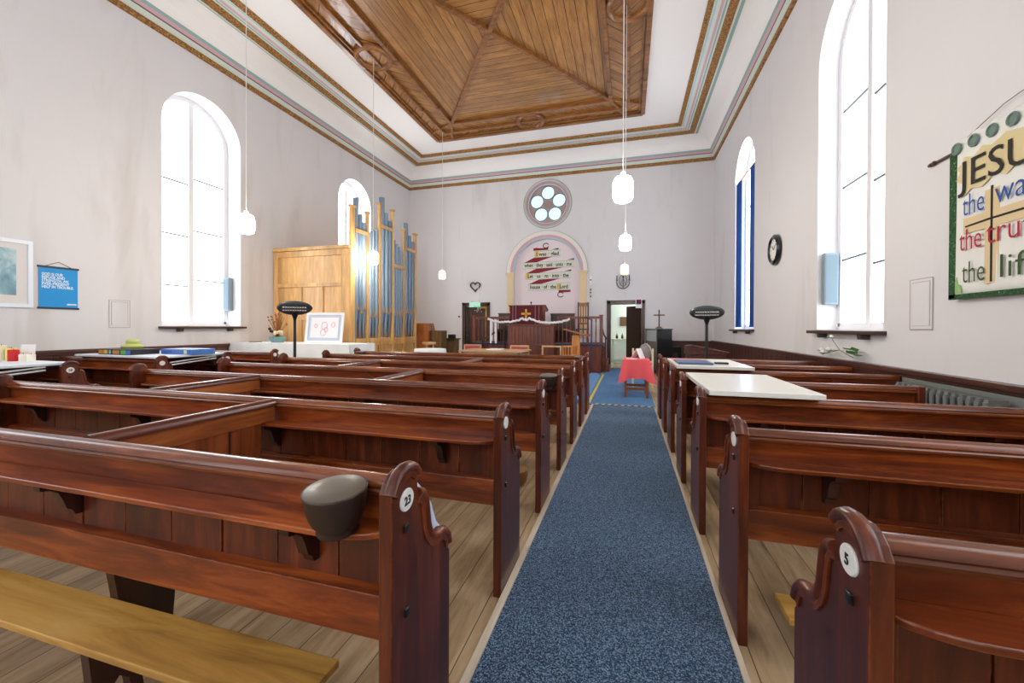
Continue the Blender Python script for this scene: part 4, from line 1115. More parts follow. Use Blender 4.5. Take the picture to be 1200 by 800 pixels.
# dried flowers in pot
t = thing('dried_arrangement', (-7.17, 6.92, 1.0135), 'dried flower arrangement in a teal dish on the white table', 'flowers')
m = MB(); m.lathe([(0,0),(.12,0),(.17,.09),(.18,.12),(.16,.12),(.14,.03),(0,.03)], (0,0,0), 20); m.build('dish', mat('teal dish', srgb(110,150,150), .4), t, smooth=True)
dm = mat('dried stems', srgb(150,96,48), .8)
m = MB(); random.seed(3)
for k in range(46):
    a = random.uniform(0,2*PI); r = random.uniform(.02,.24); h = random.uniform(.2,.62)
    p = (r*math.cos(a), r*math.sin(a)*.6, .05+h); m.tube([(0,0,.05),(p[0]*.5,p[1]*.5,.05+h*.6),p], .004, 4)
    m.ball(p, random.uniform(.008,.02), 5)
m.build('dried_stems', dm, t)
for k in range(7):
    m = MB(); a = random.uniform(0,2*PI); r = random.uniform(.05,.14); m.ball((r*math.cos(a), r*math.sin(a)-.04, .15+random.uniform(0,.08)), .035, 7)
    m.build('pale_bloom', bpy.data.materials.get('pale bloom') or mat('pale bloom', srgb(230,214,184), .8), t)
for k in range(6):
    m = MB(); a = random.uniform(0,2*PI); r = random.uniform(.05,.12); m.ball((-.06+r*math.cos(a)*.6, r*math.sin(a)-.02, .2+random.uniform(0,.1)), .03, 7)
    m.build('dark_cone', bpy.data.materials.get('dark cone') or mat('dark cone', srgb(58,40,30), .8), t)
m = MB(); m.lathe([(0,0),(.12,0),(.13,.012),(0,.012)], (0,0,0), 20); o = m.build('plate', mat('bronze dish', srgb(120,96,70), .4), smooth=True); o.location = (-7.75,6.9,1.0135); tag(o,'small bronze plate on the white table near the left wall','plate')

# organ console, partition beyond organ
t = thing('organ_console', (-6.0, 11.05, 0), 'walnut cabinet with sloping top just beyond the organ', 'cabinet')
m = MB(); m.prism([(-.25,0),(.2,0),(.2,1.24),(.14,1.47),(-.25,1.47)], 'y', -.0, .5); m.build('body', CONS, t, bevel=.008)
m = MB(); m.box(-.24,.205,-.012,0,1.22,1.25); m.build('moulding', CONS, t)
t = thing('bench_box', (-5.60, 11.2, 0), 'lower olive-brown chest beside the walnut cabinet', 'chest')
m = MB(); m.box(-.17,.17,0,.4,0,1.22); m.build('body', OLIVE, t, bevel=.008); m = MB(); m.box(-.18,.18,-.01,.41,1.22,1.25); m.build('lid', OLIVE, t, bevel=.005)
t = thing('choir_partition', (-5.60, 12.05, 0), 'olive-brown boarded choir screen with flat ledge left of the rostrum', 'partition')
m = MB()
for k in range(7): m.box(-.74+k*.16, -.74+k*.16+.152, 0, .03, 0, .96)
m.build('boards', OLIVE, t); m = MB(); m.box(-.78,.40,-.06,.10,.96,1.0); m.build('ledge', OLIVE, t, bevel=.006)
o = flat('desk_box', -5.42, 11.95, 1.0015, .2, .16, .12, BLACK, 'small black box on the ledge of the choir screen', 'box')

# ------------------------------------------------------------------ rostrum
RX0, RX1, RY = -4.72, -.745, 12.1
t = thing('rostrum', (0,0,0), 'mahogany panelled rostrum platform below the painted arch', 'rostrum')
rost = t
m = MB(); m.box(RX0,RX1,RY,YB-.06,0,.82)
x = RX0
while x < RX1-.05: m.box(x+.006, min(x+.15,RX1)-.006, RY-.012, RY, .05, .80); x += .156
m.build('platform', REDW, t, bevel=.004)
m = MB(); m.box(RX0-.02,RX1+.02,RY-.03,YB-.06,.82,.86); m.build('navy_carpet_edge', CARPETN, t)
DX0, DX1 = -3.50, -2.09     # gap filled by the central desk
BAL = []
for a, b, lb_ in ((RX0,DX0-.05,'left'),(DX1+.05,RX1,'right')):
    t = thing('balustrade', (0,0,0), 'dark turned balustrade along the %s part of the rostrum edge' % lb_, 'balustrade', 'rostrum balustrades'); BAL.append(t)
    m = MB(); m.box(a,b,RY-.02,RY+.07,1.62,1.69); m.box(a,b,RY,RY+.05,.88,.92); m.build('rail', REDW, t, bevel=.008)
    n_ = int((b-a)/.125)
    for k in range(n_+1):
        xx = a + .03 + (b-a-.06)*k/n_
        m = MB(); m.lathe([(.016,.92),(.022,.96),(.014,1.0),(.022,1.18),(.017,1.35),(.013,1.5),(.022,1.56),(.018,1.62)], (xx,RY+.025,0), 8); m.build('baluster', REDW, t, smooth=True)
for xx, t in ((RX0,BAL[0]), (RX1,BAL[1])):
    m = MB(); m.box(xx-.045,xx+.045,RY-.02,RY+.07,.86,1.70); m.box(xx-.06,xx+.06,RY-.035,RY+.085,1.70,1.735); m.build('newel', REDW, t, bevel=.006)
for s, xe, t in ((1,RX1,rost),(-1,RX0,rost)):
    m = MB()
    m.box(xe, xe+s*.03, RY+.55, YB-.2, .014, .82)
    for k in range(4): m.box(xe+s*.03+0, xe+s*(.40-.09*k), RY+.55, RY+1.2, .2*k, .2*(k+1)-.01) if s < 0 else m.box(xe+.03, xe+(.40-.09*k)*.55, RY+.55, RY+1.2, max(.014,.2*k), .2*(k+1)-.01)
    m.build('step', REDW, t, bevel=.006)
    t = thing('stair_handrail', (xe,RY,0), 'dark sloping handrail on a post at the %s stair of the rostrum' % ('right' if s > 0 else 'left'), 'handrail')
    m = MB(); m.beam((-s*.02,.45,1.40),(s*.05,.45,1.14),.04,.05); m.beam((s*.05,.45,1.14),(s*.14,.45,1.01),.04,.05); m.build('rail', DARKW, t)
    m = MB(); m.box(s*.10-.02,s*.10+.02,.43,.47,0,1.05); m.box(-.02,.02,.43,.47,.87,1.38); m.build('post', DARKW, t, bevel=.004)
t = thing('slanting_rail', (-4.06,RY-.09,0), 'dark rail slanting down in front of the left balustrade', 'handrail')
m = MB(); m.beam((.37,0,1.36),(-.36,0,.95),.045,.05); m.build('rail', DARKW, t)
for xa_, h_ in ((.34,1.36),(-.37,.95)):
    m = MB(); m.box(xa_,xa_+.04,-.02,.02,.072,h_); m.build('post', DARKW, t)
# central desk
t = thing('rostrum_desk', (0,0,0), 'broad boarded desk front at the centre of the rostrum, below the crimson fall', 'desk')
m = MB(); m.box(DX0,DX1,RY-.32,RY-.035,.0,1.40); x = DX0
while x < DX1-.03: m.box(x+.006, min(x+.118,DX1)-.006, RY-.335, RY-.32, .86, 1.38); x += .1175
m.build('central_desk', REDW, t, bevel=.004)
m = MB(); m.box(DX0-.03,DX1+.03,RY-.36,RY-.035,1.40,1.45); m.box(DX0-.02,DX1+.02,RY-.345,RY-.035,.82,.87); m.build('desk_ledge', REDW, t, bevel=.008)
# pulpit reading desk
t = thing('pulpit_desk', (-3.12, 12.55, .86), 'dark pulpit reading desk hung with a crimson fall at the rostrum centre', 'pulpit')
m = MB(); m.box(-.54,.54,0,.40,0,1.0); m.prism([(0,1.0),(.40,1.0),(.40,1.06),(0,1.19)], 'x', -.56, .62); m.build('body', REDW, t, bevel=.006)
m = MB(); m.prism([(-.03,1.18),(-.03,1.21),(.44,1.07),(.44,1.04)], 'x', -.58, .64); m.build('book_slope', DARKW, t, bevel=.004)
m = MB(); m.box(-.535,.535,-.014,-.002,.55,1.20); fall = m.build('pulpit_fall', RED, t)
m = MB(); m.box(-.032,.032,-.022,-.014,.70,1.08); m.box(-.155,.155,-.022,-.014,.90,.965); m.build('gold_cross', GOLDP, fall)
m = MB()
for x in (-.44,-.34,.30,.42): m.box(x-.008,x+.008,-.018,-.014,.56,1.19)
m.build('braid', mat('lilac braid', srgb(170,120,140), .7), fall)
# garland
t_ = MB(); pts = []
def swag(x0, z0, x1, z1, sag, n=16): return [(x0+(x1-x0)*i/n, RY-.39, z0+(z1-z0)*i/n - sag*4*(i/n)*(1-i/n)) for i in range(n+1)]
path = swag(-4.10,1.60,-3.02,1.62,.10) + swag(-2.98,1.62,-2.82,1.62,.05,4)[1:] + swag(-2.82,1.62,-1.60,1.60,.12)[1:]
g = thing('paper_garland', (0,0,0), 'white frilled paper garland draped along the rostrum front', 'garland')
m = MB(); random.seed(5)
for i in range(len(path)-1):
    a, b = Vector(path[i]), Vector(path[i+1])
    for k in range(2):
        p = a.lerp(b, k/2); m.ball((p.x, p.y+random.uniform(-.01,.01), p.z+random.uniform(-.012,.012)), .036, 6)
m.build('frill', PAPER, g)
for xx in (-4.02,-3.86):
    m = MB(); m.box(xx-.028,xx+.028,RY-.395,RY-.385,.87,1.56); m.build('tail', PAPER, g)
# chairs and benches on rostrum
t = thing('rostrum_chair', (-1.42, 13.35, .86), 'high-backed dark chair on the rostrum in front of the right pilaster', 'chair')
m = MB()
for x in (-.16,.16): m.box(x-.022,x+.022,.18,.22,0,1.34)
m.build('back_post', DARKW, t); m = MB(); m.box(-.14,.14,.185,.215,1.2,1.32); m.box(-.14,.14,.185,.215,.6,.66)
for x in (-.08,0,.08): m.box(x-.018,x+.018,.19,.21,.66,1.2)
m.build('backrest', CONS, t); m = MB(); m.box(-.2,.2,-.22,.2,.42,.46); m.build('seat', DARKW, t)
for x in (-.17,.17):
    m = MB(); m.box(x-.02,x+.02,-.2,-.16,0,.42); m.build('leg', DARKW, t)
t = thing('settle', (-2.05, 13.3, .86), 'dark low-backed settle on the rostrum, right of the pulpit desk', 'bench')
m = MB(); m.box(-.45,.35,.2,.24,.0,.93); m.box(-.47,.37,.19,.26,.93,.97); m.build('backrest', DARKW, t); m = MB(); m.box(-.45,.35,-.2,.2,.40,.44); m.build('seat', DARKW, t)
for x in (-.43,.33):
    m = MB(); m.box(x-.02,x+.02,-.2,.2,0,.40); m.build('leg', DARKW, t)
t = thing('settle', (-4.1, 13.3, .86), 'dark low-backed settle on the rostrum, left of the pulpit desk', 'bench')
m = MB(); m.box(-.25,.25,.2,.24,.0,.95); m.box(-.27,.27,.19,.26,.95,.99); m.build('backrest', DARKW, t); m = MB(); m.box(-.25,.25,-.2,.2,.40,.44); m.build('seat', DARKW, t)
for x in (-.23,.23):
    m = MB(); m.box(x-.02,x+.02,-.2,.2,0,.40); m.build('leg', DARKW, t)

# lectern
ZD = .071
t = thing('lectern', (-1.33, 10.9, ZD), 'pine lectern with sloping top standing right of the rostrum desk', 'lectern')
m = MB(); m.box(-.10,.10,-.06,.06,.06,1.08); m.build('column', CHAIRW, t, bevel=.006)
m = MB(); m.box(-.22,.22,-.2,.2,0,.06); m.build('base', CHAIRW, t, bevel=.006)
m = MB(); m.beam((-.33,0,1.24),(.36,0,1.06),.46,.03); m.beam((.34,-.23,1.09),(.34,.23,1.09),.02,.05); m.build('book_slope', CONS, t, bevel=.004)
# communion table + chairs
def easy_table(x0,x1,y0,y1,z,label):
    t = thing('communion_table', ((x0+x1)/2,(y0+y1)/2,ZD), label, 'table')
    hx, hy = (x1-x0)/2,(y1-y0)/2; h = z-ZD
    m = MB(); m.box(-hx,hx,-hy,hy,h-.035,h); m.build('tabletop', LIGHTW, t, bevel=.006)
    m = MB(); m.box(-hx+.06,hx-.06,-hy+.05,-hy+.075,h-.14,h-.035); m.box(-hx+.06,hx-.06,hy-.075,hy-.05,h-.14,h-.035); m.build('apron', LIGHTW, t)
    for sx in (-1,1):
        for sy in (-1,1):
            m = MB(); m.box(sx*(hx-.08)-.03,sx*(hx-.08)+.03,sy*(hy-.08)-.03,sy*(hy-.08)+.03,0,h-.035); m.build('leg', LIGHTW, t)
    return t
easy_table(-3.72,-2.22,8.55,9.5,.83,'light wood communion table on the blue step before the rostrum')
flat('paper_sheet', -2.98, 9.0, .832, .30, .42, .02, PAPER, 'stack of white papers on the communion table', 'paper')
ROSE_F = mat('rose upholstery', srgb(190,72,96), .8)
def chair(x, y, label, back, mt, rz=0, slats=True):
    t = thing('wooden_chair', (x,y,ZD), label, 'chair', None, rz)
    hw = .235
    for sx in (-1,1):
        m = MB(); m.beam((sx*hw,.20,0),(sx*hw,.24,.82),.035,.035); m.build('back_leg', mt, t)
        m = MB(); m.box(sx*hw-.018,sx*hw+.018,-.2,-.165,0,.43); m.build('front_leg', mt, t)
    m = MB(); m.box(-hw-.02,hw+.02,-.21,.21,.42,.45); m.build('seat', ROSE_F if back else mt, t, bevel=.008)
    m = MB(); m.box(-hw-.018,hw+.018,.215,.255,.775,.82); m.box(-hw,hw,.205,.24,.54,.575); m.build('back_rail', mt, t, bevel=.005)
    if back:
        m = MB(); m.box(-hw+.02,hw-.02,.212,.246,.575,.775); m.build('back_pad', ROSE_F, t)
    elif slats:
        for k in range(4):
            xx = -.15+.1*k; m = MB(); m.box(xx-.02,xx+.02,.22,.24,.575,.775); m.build('back_slat', mt, t)
    return t
chair(-4.05,10.05,'pink padded chair at the left end behind the communion table',True,LIGHTW)
chair(-2.72,10.0,'pink padded chair behind the right half of the communion table',True,LIGHTW)
chair(-1.88,10.05,'open-backed beech chair between communion table and lectern',False,LIGHTW, 0, False)
chair(-1.27,10.35,'orange-brown slatted pine chair right in front of the lectern',False,CHAIRW, math.radians(48))
# small table with white cloth, left front
t = thing('round_side_table', (-4.45, 8.6, ZD), 'small round table under a white cloth beside the organ front', 'table')
m = MB(); m.lathe([(0,0),(.2,0),(.2,.02),(.03,.04),(.03,.74),(0,.74)], (0,0,0), 20); m.build('pedestal', DARKW, t, smooth=True)
m = MB(); m.lathe([(0,.74),(.36,.74),(.36,.765),(0,.765)], (0,0,0), 28); m.build('tabletop', DARKW, t)
m = MB(); m.lathe([(.385,.50),(.375,.70),(.365,.772),(.35,.776),(0,.777)], (-4.45,8.6,ZD), 32, caps=False); o = m.build('tablecloth', CLOTHW, smooth=True); tag(o,'white cloth on the small round side table beside the organ','tablecloth')
t = thing('wooden_stool', (-4.9, 9.4, ZD), 'pale wooden stool behind the small round side table', 'stool')
m = MB(); m.lathe([(0,.84),(.17,.84),(.18,.87),(.17,.90),(0,.90)], (0,0,0), 20); m.build('seat', LIGHTW, t, smooth=True)
for k in range(3):
    a = 2*PI*k/3+.4; m = MB(); m.beam((.17*math.cos(a),.17*math.sin(a),0),(.1*math.cos(a),.1*math.sin(a),.84),.035,.035); m.build('leg', LIGHTW, t)
# microphone stand
t = thing('microphone_stand', (-.98, 11.45, ZD), 'thin navy microphone stand at the right corner of the rostrum', 'stand')
NV = mat('navy metal', srgb(40,52,92), .4, .3)
m = MB(); m.tube([(0,0,.1),(0,0,1.5)], .012, 8); m.build('pole', NV, t, smooth=True)
for k in range(3):
    a = 2*PI*k/3-.5; m = MB(); m.tube([(0,0,.16),(.3*math.cos(a),.3*math.sin(a),.012)], .01, 8); m.build('leg', BLACK, t, smooth=True)
m = MB(); m.tube([(0,0,1.5),(-.12,-.2,1.56)], .012, 8); m.ball((-.13,-.22,1.57), .028, 8); m.build('microphone', BLACK, t, smooth=True)

# pink clothed table in aisle
t = thing('small_table', (.165, 8.42, .0125), 'small brown wooden table under a pink cloth in the aisle', 'table')
m = MB(); m.box(-.235,.235,-.32,.32,.70,.725); m.build('tabletop', CONS, t)
for sx in (-1,1):
    for sy in (-1,1):
        m = MB(); m.box(sx*.20-.024,sx*.20+.024,sy*.28-.024,sy*.28+.024,0,.70); m.build('leg', CONS, t, bevel=.004)
m = MB(); m.box(-.20,.20,-.292,-.268,.14,.19); m.box(-.20,.20,.268,.292,.14,.19); m.build('stretcher', CONS, t)
m = MB(); hx, hy, zt = .245, .33, .7275
n_ = 12
grid = {}
ring_t, ring_b = [], []
per = []
for i in range(16): per.append((-hx+2*hx*i/16,-hy))
for i in range(16): per.append((hx,-hy+2*hy*i/16))
for i in range(16): per.append((hx-2*hx*i/16,hy))
for i in range(16): per.append((-hx,hy-2*hy*i/16))
rows = 7
for j in range(rows):
    v = j/(rows-1)
    for i, (x, y) in enumerate(per):
        cx_ = abs(x)/hx; cy_ = abs(y)/hy; corner = max(0, (min(cx_,cy_)-.55)/.45)
        fl = (.012+.03*v)*math.sin(i*2*PI/64*9)*v*.5
        out = v*(.012+.085*corner)+fl
        ox = (1 if x > 0 else -1)*out*(cx_**6); oy = (1 if y > 0 else -1)*out*(cy_**6)
        m.v.append((x+ox, y+oy, zt+.004 - v*(.36+.09*corner)))
K = len(per)
for j in range(rows-1):
    for i in range(K): m.f.append((j*K+i, j*K+(i+1)%K, (j+1)*K+(i+1)%K, (j+1)*K+i)); m.m.append(0)
m.f.append(tuple(range(K))); m.m.append(0)
o = m.build('tablecloth', CLOTHC, smooth=True, ang=50); o.location = (.165,8.42,.0125); tag(o,'coral pink cloth draped over the small table in the aisle','tablecloth')
t = thing('open_book', (.19, 8.50, .7465), 'white open leaflet propped up on the pink cloth', 'book', rz=math.radians(-30))
m = MB(); m.prism([(-.09,0),(-.085,0),(.03,.19),(.025,.195)], 'y', -.1, .1); m.build('leaf', PAPER, t); m = MB(); m.prism([(.03,.19),(.025,.185),(.11,0),(.115,0)], 'y', -.1, .1); m.build('back_leaf', PAPER, t)
flat('paper_sheet', .08, 8.26, .7455, .2, .14, .004, PAPER, 'loose white sheet on the pink cloth', 'paper')
# cream chair with grey bag beyond
t = thing('painted_chair', (.33, 9.75, .0125), 'cream painted wooden chair beyond the pink table', 'chair')
CP = mat('cream paint', srgb(226,214,176), .5)
for sx in (-1,1):
    m = MB(); m.box(sx*.21-.02,sx*.21+.02,-.22,-.18,0,.88); m.build('back_leg', CP, t, bevel=.004)
    m = MB(); m.box(sx*.21-.02,sx*.21+.02,.18,.22,0,.44); m.build('front_leg', CP, t)
m = MB(); m.box(-.19,.19,-.21,-.19,.74,.82); m.box(-.19,.19,-.21,-.19,.55,.60); m.build('back_rail', CP, t); m = MB(); m.box(-.23,.23,-.18,.22,.44,.47); m.build('seat', CP, t)
t = thing('shoulder_bag', (.335, 8.66, .7465), 'slouching grey bag lying on the far corner of the pink-clothed table', 'bag')
m = MB(); m.lathe([(0,0),(.12,0),(.135,.05),(.125,.14),(.09,.22),(.05,.27),(0,.285)], (0,0,0), 18, 'z', 0, 1.0, .6); m.build('body', mat('grey bag', srgb(128,124,122), .8), t, smooth=True)
m = MB(); m.tube([(-.03,0,.265),(.03,-.03,.29),(.10,-.06,.22),(.13,-.07,.12)], .010, 8); m.build('strap', mat('bag strap', srgb(180,176,170), .7), t, smooth=True)

# piano with cross
t = thing('upright_piano', (.84, 12.62, 0), 'black ended upright piano standing right of the open doorway', 'piano', rz=math.radians(14.4))
PB = wood('piano back', srgb(60,44,34), srgb(92,70,56), srgb(112,90,72), 'z', 5, .4, .1, knots=False)
m = MB(); m.box(.02,.42,.03,1.18,.08,1.30); m.box(0,.02,.03,.10,0,1.3); m.box(0,.02,1.1,1.18,0,1.3); m.box(0,.02,.10,1.1,.08,.2); m.box(0,.02,.10,1.1,.55,.65); m.build('case', PB, t, bevel=.006)
m = MB(); m.box(.008,.018,.12,1.08,.95,1.28); m.build('back_cloth', mat('pale backing cloth', srgb(186,190,188), .8), t)
m = MB(); m.box(-.005,.43,-.0,.03,0,1.30); m.build('end_panel', BLACKG, t, bevel=.006)
m = MB(); m.box(-.02,.45,-.02,1.20,1.30,1.335); m.build('lid', BLACKG, t, bevel=.006)
m = MB(); m.box(.42,.70,0,1.18,.62,.80); m.box(.62,.70,0,.06,0,.62); m.box(.62,.70,1.12,1.18,0,.62); m.build('keyboard_shelf', BLACKG, t, bevel=.006)
m = MB(); m.box(.42,.46,.03,1.15,.80,1.0); m.build('fallboard', BLACKG, t)
t = thing('wooden_cross', (.90, 12.85, 1.3365), 'brown wooden standing cross on top of the black piano', 'cross')
m = MB(); m.box(-.10,.10,-.08,.08,0,.03); m.box(-.065,.065,-.055,.055,.03,.06); m.build('base', CONS, t, bevel=.004)
m = MB(); m.box(-.018,.018,-.014,.014,.06,.56); m.build('upright', DARKW, t); m = MB(); m.box(-.155,.155,-.016,.016,.385,.42); m.build('crossbar', DARKW, t)
# sloping desk lids beyond right pews
t = thing('writing_slope', (1.55, 9.2, 0), 'dark sloping desk against the right dado near the back', 'desk')
m = MB(); m.prism([(-.35,.80),(.42,.80),(.42,.84),(-.25,.98),(-.35,.98)], 'y', 0, .45); m.box(-.33,.40,.03,.42,0,.80); m.build('body', DADO, t, bevel=.005)
m = MB(); m.prism([(-.26,.985),(.45,.845),(.45,.86),(-.26,1.0)], 'y', -.02, .47); m.build('lid', REDW, t, bevel=.003)

# back-wall ornaments ---------------------------------------------------
# text scroll inside arch
t = thing('painted_scroll', (NX, YB+.118, 3.3), 'ribbon scroll of gothic text on the wall inside the arch', 'sign')
SC = mat('scroll cream', srgb(224,228,212), .8); SD = mat('scroll crimson', srgb(140,34,44), .8); SK = mat('scroll ink', srgb(40,38,38), .8); SG = mat('initial gold', srgb(226,196,110), .7)
def Sx(x): return x - NX
rows_ = [(-3.23,-2.27,3.85,4.07),(-3.65,-1.805,3.465,3.68),(-3.54,-1.912,3.075,3.295),(-3.446,-1.939,2.685,2.91)]
texts = ['I was · glad','when · they · said · unto · me','Let · us · go · into · the','house · of · the · Lord']
for k, (a, b, z0, z1) in enumerate(rows_):
    m = MB(); m.prism([(Sx(a),z0-3.3-.01),(Sx((a+b)/2),z0-3.3),(Sx(b),z0-3.3+.012),(Sx(b),z1-3.3+.012),(Sx((a+b)/2),z1-3.3),(Sx(a),z1-3.3-.01)], 'y', -.010, -.002); rb_ = m.build('ribbon', SC, t)
    m = MB(); 
    for z in (z0, z1): m.beam((Sx(a),-.011,z-3.3-.01),(Sx(b),-.011,z-3.3+.012),.004,.012,up=(0,1,0))
    m.build('ribbon_outline', SK, rb_)
    text_mesh(texts[k], .185, (Sx(a)+.08, -.013, z0-3.3+.05), (1,0,0), (0,0,1), SK, 'lettering', rb_, .001, .004, width=(b-a)-.16)
m = MB()
for (xa, xb, zt_, zb_) in ((-3.62,-2.58,3.85,3.66),(-3.52,-2.20,3.465,3.285),(-3.42,-2.30,3.075,2.90)):
    m.prism([(Sx(xa),zb_-3.3),(Sx(xa+.45),zb_-3.3+.005),(Sx(xb),zt_-3.3+.0),(Sx(xa+.38),zt_-3.3-.015)], 'y', -.006, -.001)
m.prism([(Sx(-3.25),4.09-3.3),(Sx(-2.72),4.10-3.3),(Sx(-2.72),4.17-3.3),(Sx(-3.0),4.17-3.3),(Sx(-3.15),4.19-3.3),(Sx(-3.25),4.17-3.3)], 'y', -.006,-.001)
m.prism([(Sx(-2.34),2.67-3.3),(Sx(-1.92),2.67-3.3),(Sx(-1.92),2.60-3.3),(Sx(-2.34),2.58-3.3)], 'y', -.006,-.001)
m.build('ribbon_fold', SD, t)
m = MB(); 
for cx, cz in ((-2.80,4.25),(-2.27,2.51)):
    m.tube([(Sx(cx)+.10*math.cos(a), -.008, cz-3.3+.085*math.sin(a)) for a in [PI*1.75*i/16+.4 for i in range(17)]], .014, 6)
for (a, z) in ((-2.45,4.10),(-1.90,3.72),(-2.0,3.33)): m.prism([(Sx(a-.15),z-3.3),(Sx(a+.1),z-3.3),(Sx(a+.1),z-3.3+.05)], 'y', -.006,-.001)
m.build('ribbon_curl', SK, t)
m = MB()
for (x, z) in ((-3.13,3.86),(-3.47,3.09),(-2.33,2.70)): m.box(Sx(x-.07),Sx(x+.07),-.0115,-.0105,z-3.3,z-3.3+.20)
m.build('gilded_initial', SG, t)
# exit sign
t = thing('exit_sign', (-5.38, YB-.14, 2.18), 'small illuminated green exit sign hanging before the left back door', 'sign')
m = MB(); m.box(-.21,.21,-.02,.02,-.09,.09); m.build('panel', mat('exit green', srgb(120,200,170), .4, emit=(.35,.8,.6,1), es=.5), t, bevel=.004)
m = MB(); m.box(-.16,-.04,-.0215,-.02,-.05,.05); m.box(.02,.14,-.0215,-.02,-.012,.012); m.prism([(.12,-.04),(.18,0),(.12,.04)], 'y', -.0215, -.02); m.box(-.02,.01,-.0215,-.02,-.06,.06); m.build('pictogram', PAPER, t)
m = MB(); m.tube([(-.15,0,.09),(-.15,.13,.14)], .006, 6); m.tube([(.15,0,.09),(.15,.13,.14)], .006, 6); m.build('bracket', STEELD, t)
# heart
t = thing('heart_wreath', (-5.41, YB-.03, 2.86), 'dark twig heart hanging on the wall above the left back door', 'wreath')
hp = []
for i in range(40):
    a = 2*PI*i/40; hp.append((.0115*16*math.sin(a)**3, 0, .0115*(13*math.cos(a)-5*math.cos(2*a)-2*math.cos(3*a)-math.cos(4*a))))
m = MB(); m.tube(hp, .026, 7, True); m.build('twig_ring', mat('twigs', srgb(80,58,46), .8), t, smooth=True)
t = thing('bead_hanger', (-5.155, YB-.27, 2.9), 'bracket with white bead string and glass drops beside the twig heart', 'ornament')
m = MB(); m.tube([(-.05,.262,.05),(-.05,.1,.07),(-.05,-.01,.04)], .01, 6); m.build('bracket', IRON, t)
m = MB()
for k in range(16): m.ball((-.05,0,.02-.045*k), .018, 6)
m.build('bead_string', PAPER, t)
m = MB()
for k in range(18):
    a = 2*PI*k/9; r = .03+.10*(k%2); m.ball((-.05+r*math.cos(a), r*.5*math.sin(a), -.80-.045*(k%5)), .02, 6)
m.tube([(-.05,0,-.7),(-.05,0,-.8)], .006, 6)
m.build('glass_drops', mat('drops', srgb(200,206,190), .2), t)
# iron candle holder
t = thing('iron_sconce', (-.155, YB-.03, 2.88), 'black iron wall ornament with two dark candles above the right doorway', 'sconce')
m = MB(); m.tube([(-.19+.0*i,0,.05) if False else (.20*math.cos(PI+PI*i/16),0,-.02+.20*math.sin(PI+PI*i/16)) for i in range(17)], .012, 6)
m.tube([(-.2,0,-.02),(-.2,0,.06)], .01, 6); m.tube([(.2,0,-.02),(.2,0,.06)], .01, 6)
m.tube([(.12*math.cos(2*PI*i/24),0,.05+.19*math.sin(2*PI*i/24)) for i in range(24)], .008, 6, True)
m.tube([(0,0,-.22),(0,0,.24)], .009, 6); m.tube([(-.09,0,-.1),(0,0,.13),(.09,0,-.1)], .008, 6); m.ball((0,0,.17), .03, 8)
m.build('frame', IRON, t, smooth=True)
for s in (-1,1):
    m = MB(); m.tube([(s*.2,0,.06),(s*.2,0,.22)], .014, 8); m.build('candle', BLACK, t, smooth=True)
    m = MB(); m.lathe([(0,.055),(.03,.055),(.035,.07),(0,.07)], (s*.2,0,0), 10); m.build('drip_pan', IRON, t)
# notice by right door
t = thing('door_notice', (.345, YB-.056, 2.16), 'white notice with a purple picture at the top corner of the right doorway', 'notice')
m = MB(); m.box(-.10,.10,0,.004,-.155,.155); m.build('sheet', PAPER, t)
m = MB(); m.box(-.08,.08,-.001,0,-.03,.13); m.build('picture', mat('purple print', srgb(120,40,80), .7), t)
m = MB(); m.ball((-.03,-.001,.06), .03, 8); m.ball((.035,-.001,.03), .03, 8); m.box(-.07,-.05,-.002,-.001,.0,.1); m.build('printed_figures', mat('dark print', srgb(40,30,60), .7), t)
# strip hanging right of the arch
t = thing('hanging_strip', (-1.27+.05, YB-.02, 3.0), 'narrow white strip with dark tassels hanging right of the arch', 'ornament')
m = MB(); m.box(-.035,.035,0,.006,-.15,.12); m.box(-.02,.02,0,.006,-.60,-.15); m.build('strip', PAPER, t)
m = MB(); 
for z in (-.02,-.35,-.45,-.58): m.ball((0,-.004,z), .026, 6)
m.tube([(0,-.006,-.2),(0,-.006,-.62)], .004, 5)
m.build('dark_beads', IRON, t)
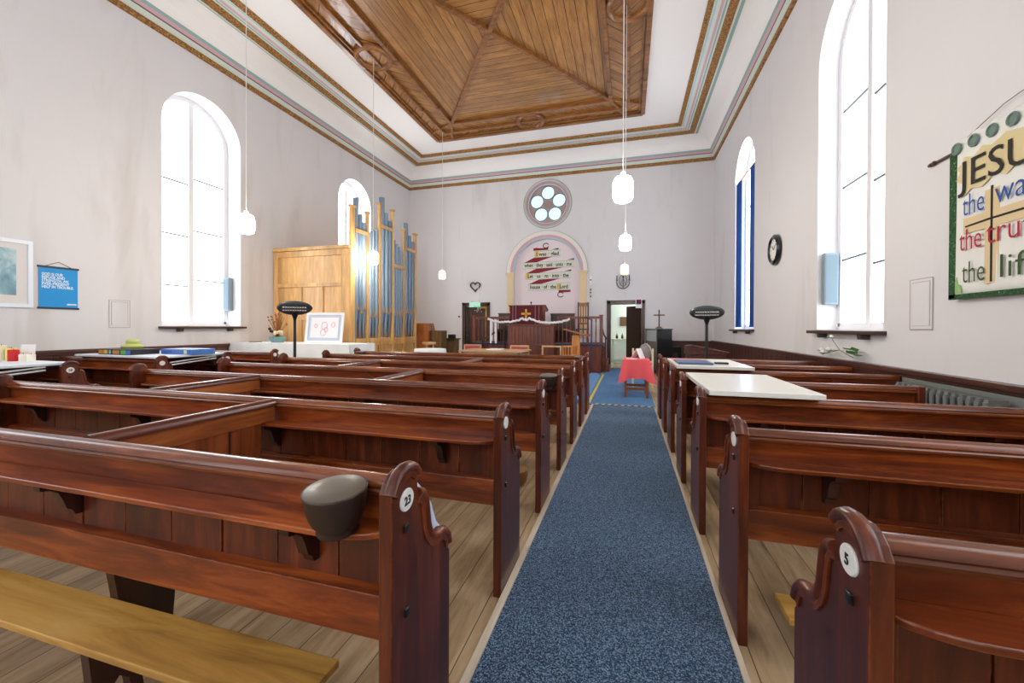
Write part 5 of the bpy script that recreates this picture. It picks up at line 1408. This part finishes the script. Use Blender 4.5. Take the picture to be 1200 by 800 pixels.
# vase on the pulpit
t = thing('desk_lamp', (-3.0, 12.72, 2.06), 'tiny dark finial lamp on top of the pulpit desk', 'lamp')
m = MB(); m.lathe([(0,-.03),(.03,-.03),(.012,.0),(.012,.07),(.03,.09),(.02,.12),(0,.13)], (0,0,0), 12); m.build('finial', IRON, t, smooth=True)
# wall vent specks: small fixing on left rear wall
m = MB(); m.ball((0,0,0), .035, 8); o = m.build('wall_hook', IRON); o.location = (-6.05, YB-.03, 1.75); tag(o,'small dark hook on the back wall above the walnut cabinet','hook')

# ------------------------------------------------------------------ camera, world, output
yaw, pitch, roll = [math.radians(a) for a in (15.953, -.3833, .2285)]
fwd = Vector((-math.sin(yaw)*math.cos(pitch), math.cos(yaw)*math.cos(pitch), math.sin(pitch)))
rt = Vector((math.cos(yaw), math.sin(yaw), 0)); up = rt.cross(fwd)
r2 = rt*math.cos(roll) + up*math.sin(roll); u2 = -rt*math.sin(roll) + up*math.cos(roll)
cam = bpy.data.cameras.new('camera'); co = bpy.data.objects.new('camera', cam); COL.objects.link(co)
co.matrix_world = Matrix(((r2.x,u2.x,-fwd.x,0),(r2.y,u2.y,-fwd.y,0),(r2.z,u2.z,-fwd.z,1.35),(0,0,0,1)))
cam.sensor_fit = 'HORIZONTAL'; cam.sensor_width = 36; cam.lens = 36*474.29/1200
cam.shift_y = -(400-386.83)/1200; cam.clip_start = .05; cam.clip_end = 100
scene.camera = co
w = bpy.data.worlds.new('world'); scene.world = w; w.use_nodes = True
w.node_tree.nodes['Background'].inputs[0].default_value = (.85,.92,1,1); w.node_tree.nodes['Background'].inputs[1].default_value = 1.0
vs = scene.view_settings
vs.view_transform = 'Standard'; vs.look = 'None'; vs.gamma = 1.0; vs.use_curve_mapping = False; vs.exposure = 0.40
scene.display_settings.display_device = 'sRGB'
scene.cycles.max_bounces = 10; scene.cycles.diffuse_bounces = 6; scene.cycles.glossy_bounces = 4
scene.cycles.use_denoising = True
scene.cycles.sample_clamp_indirect = 6.0
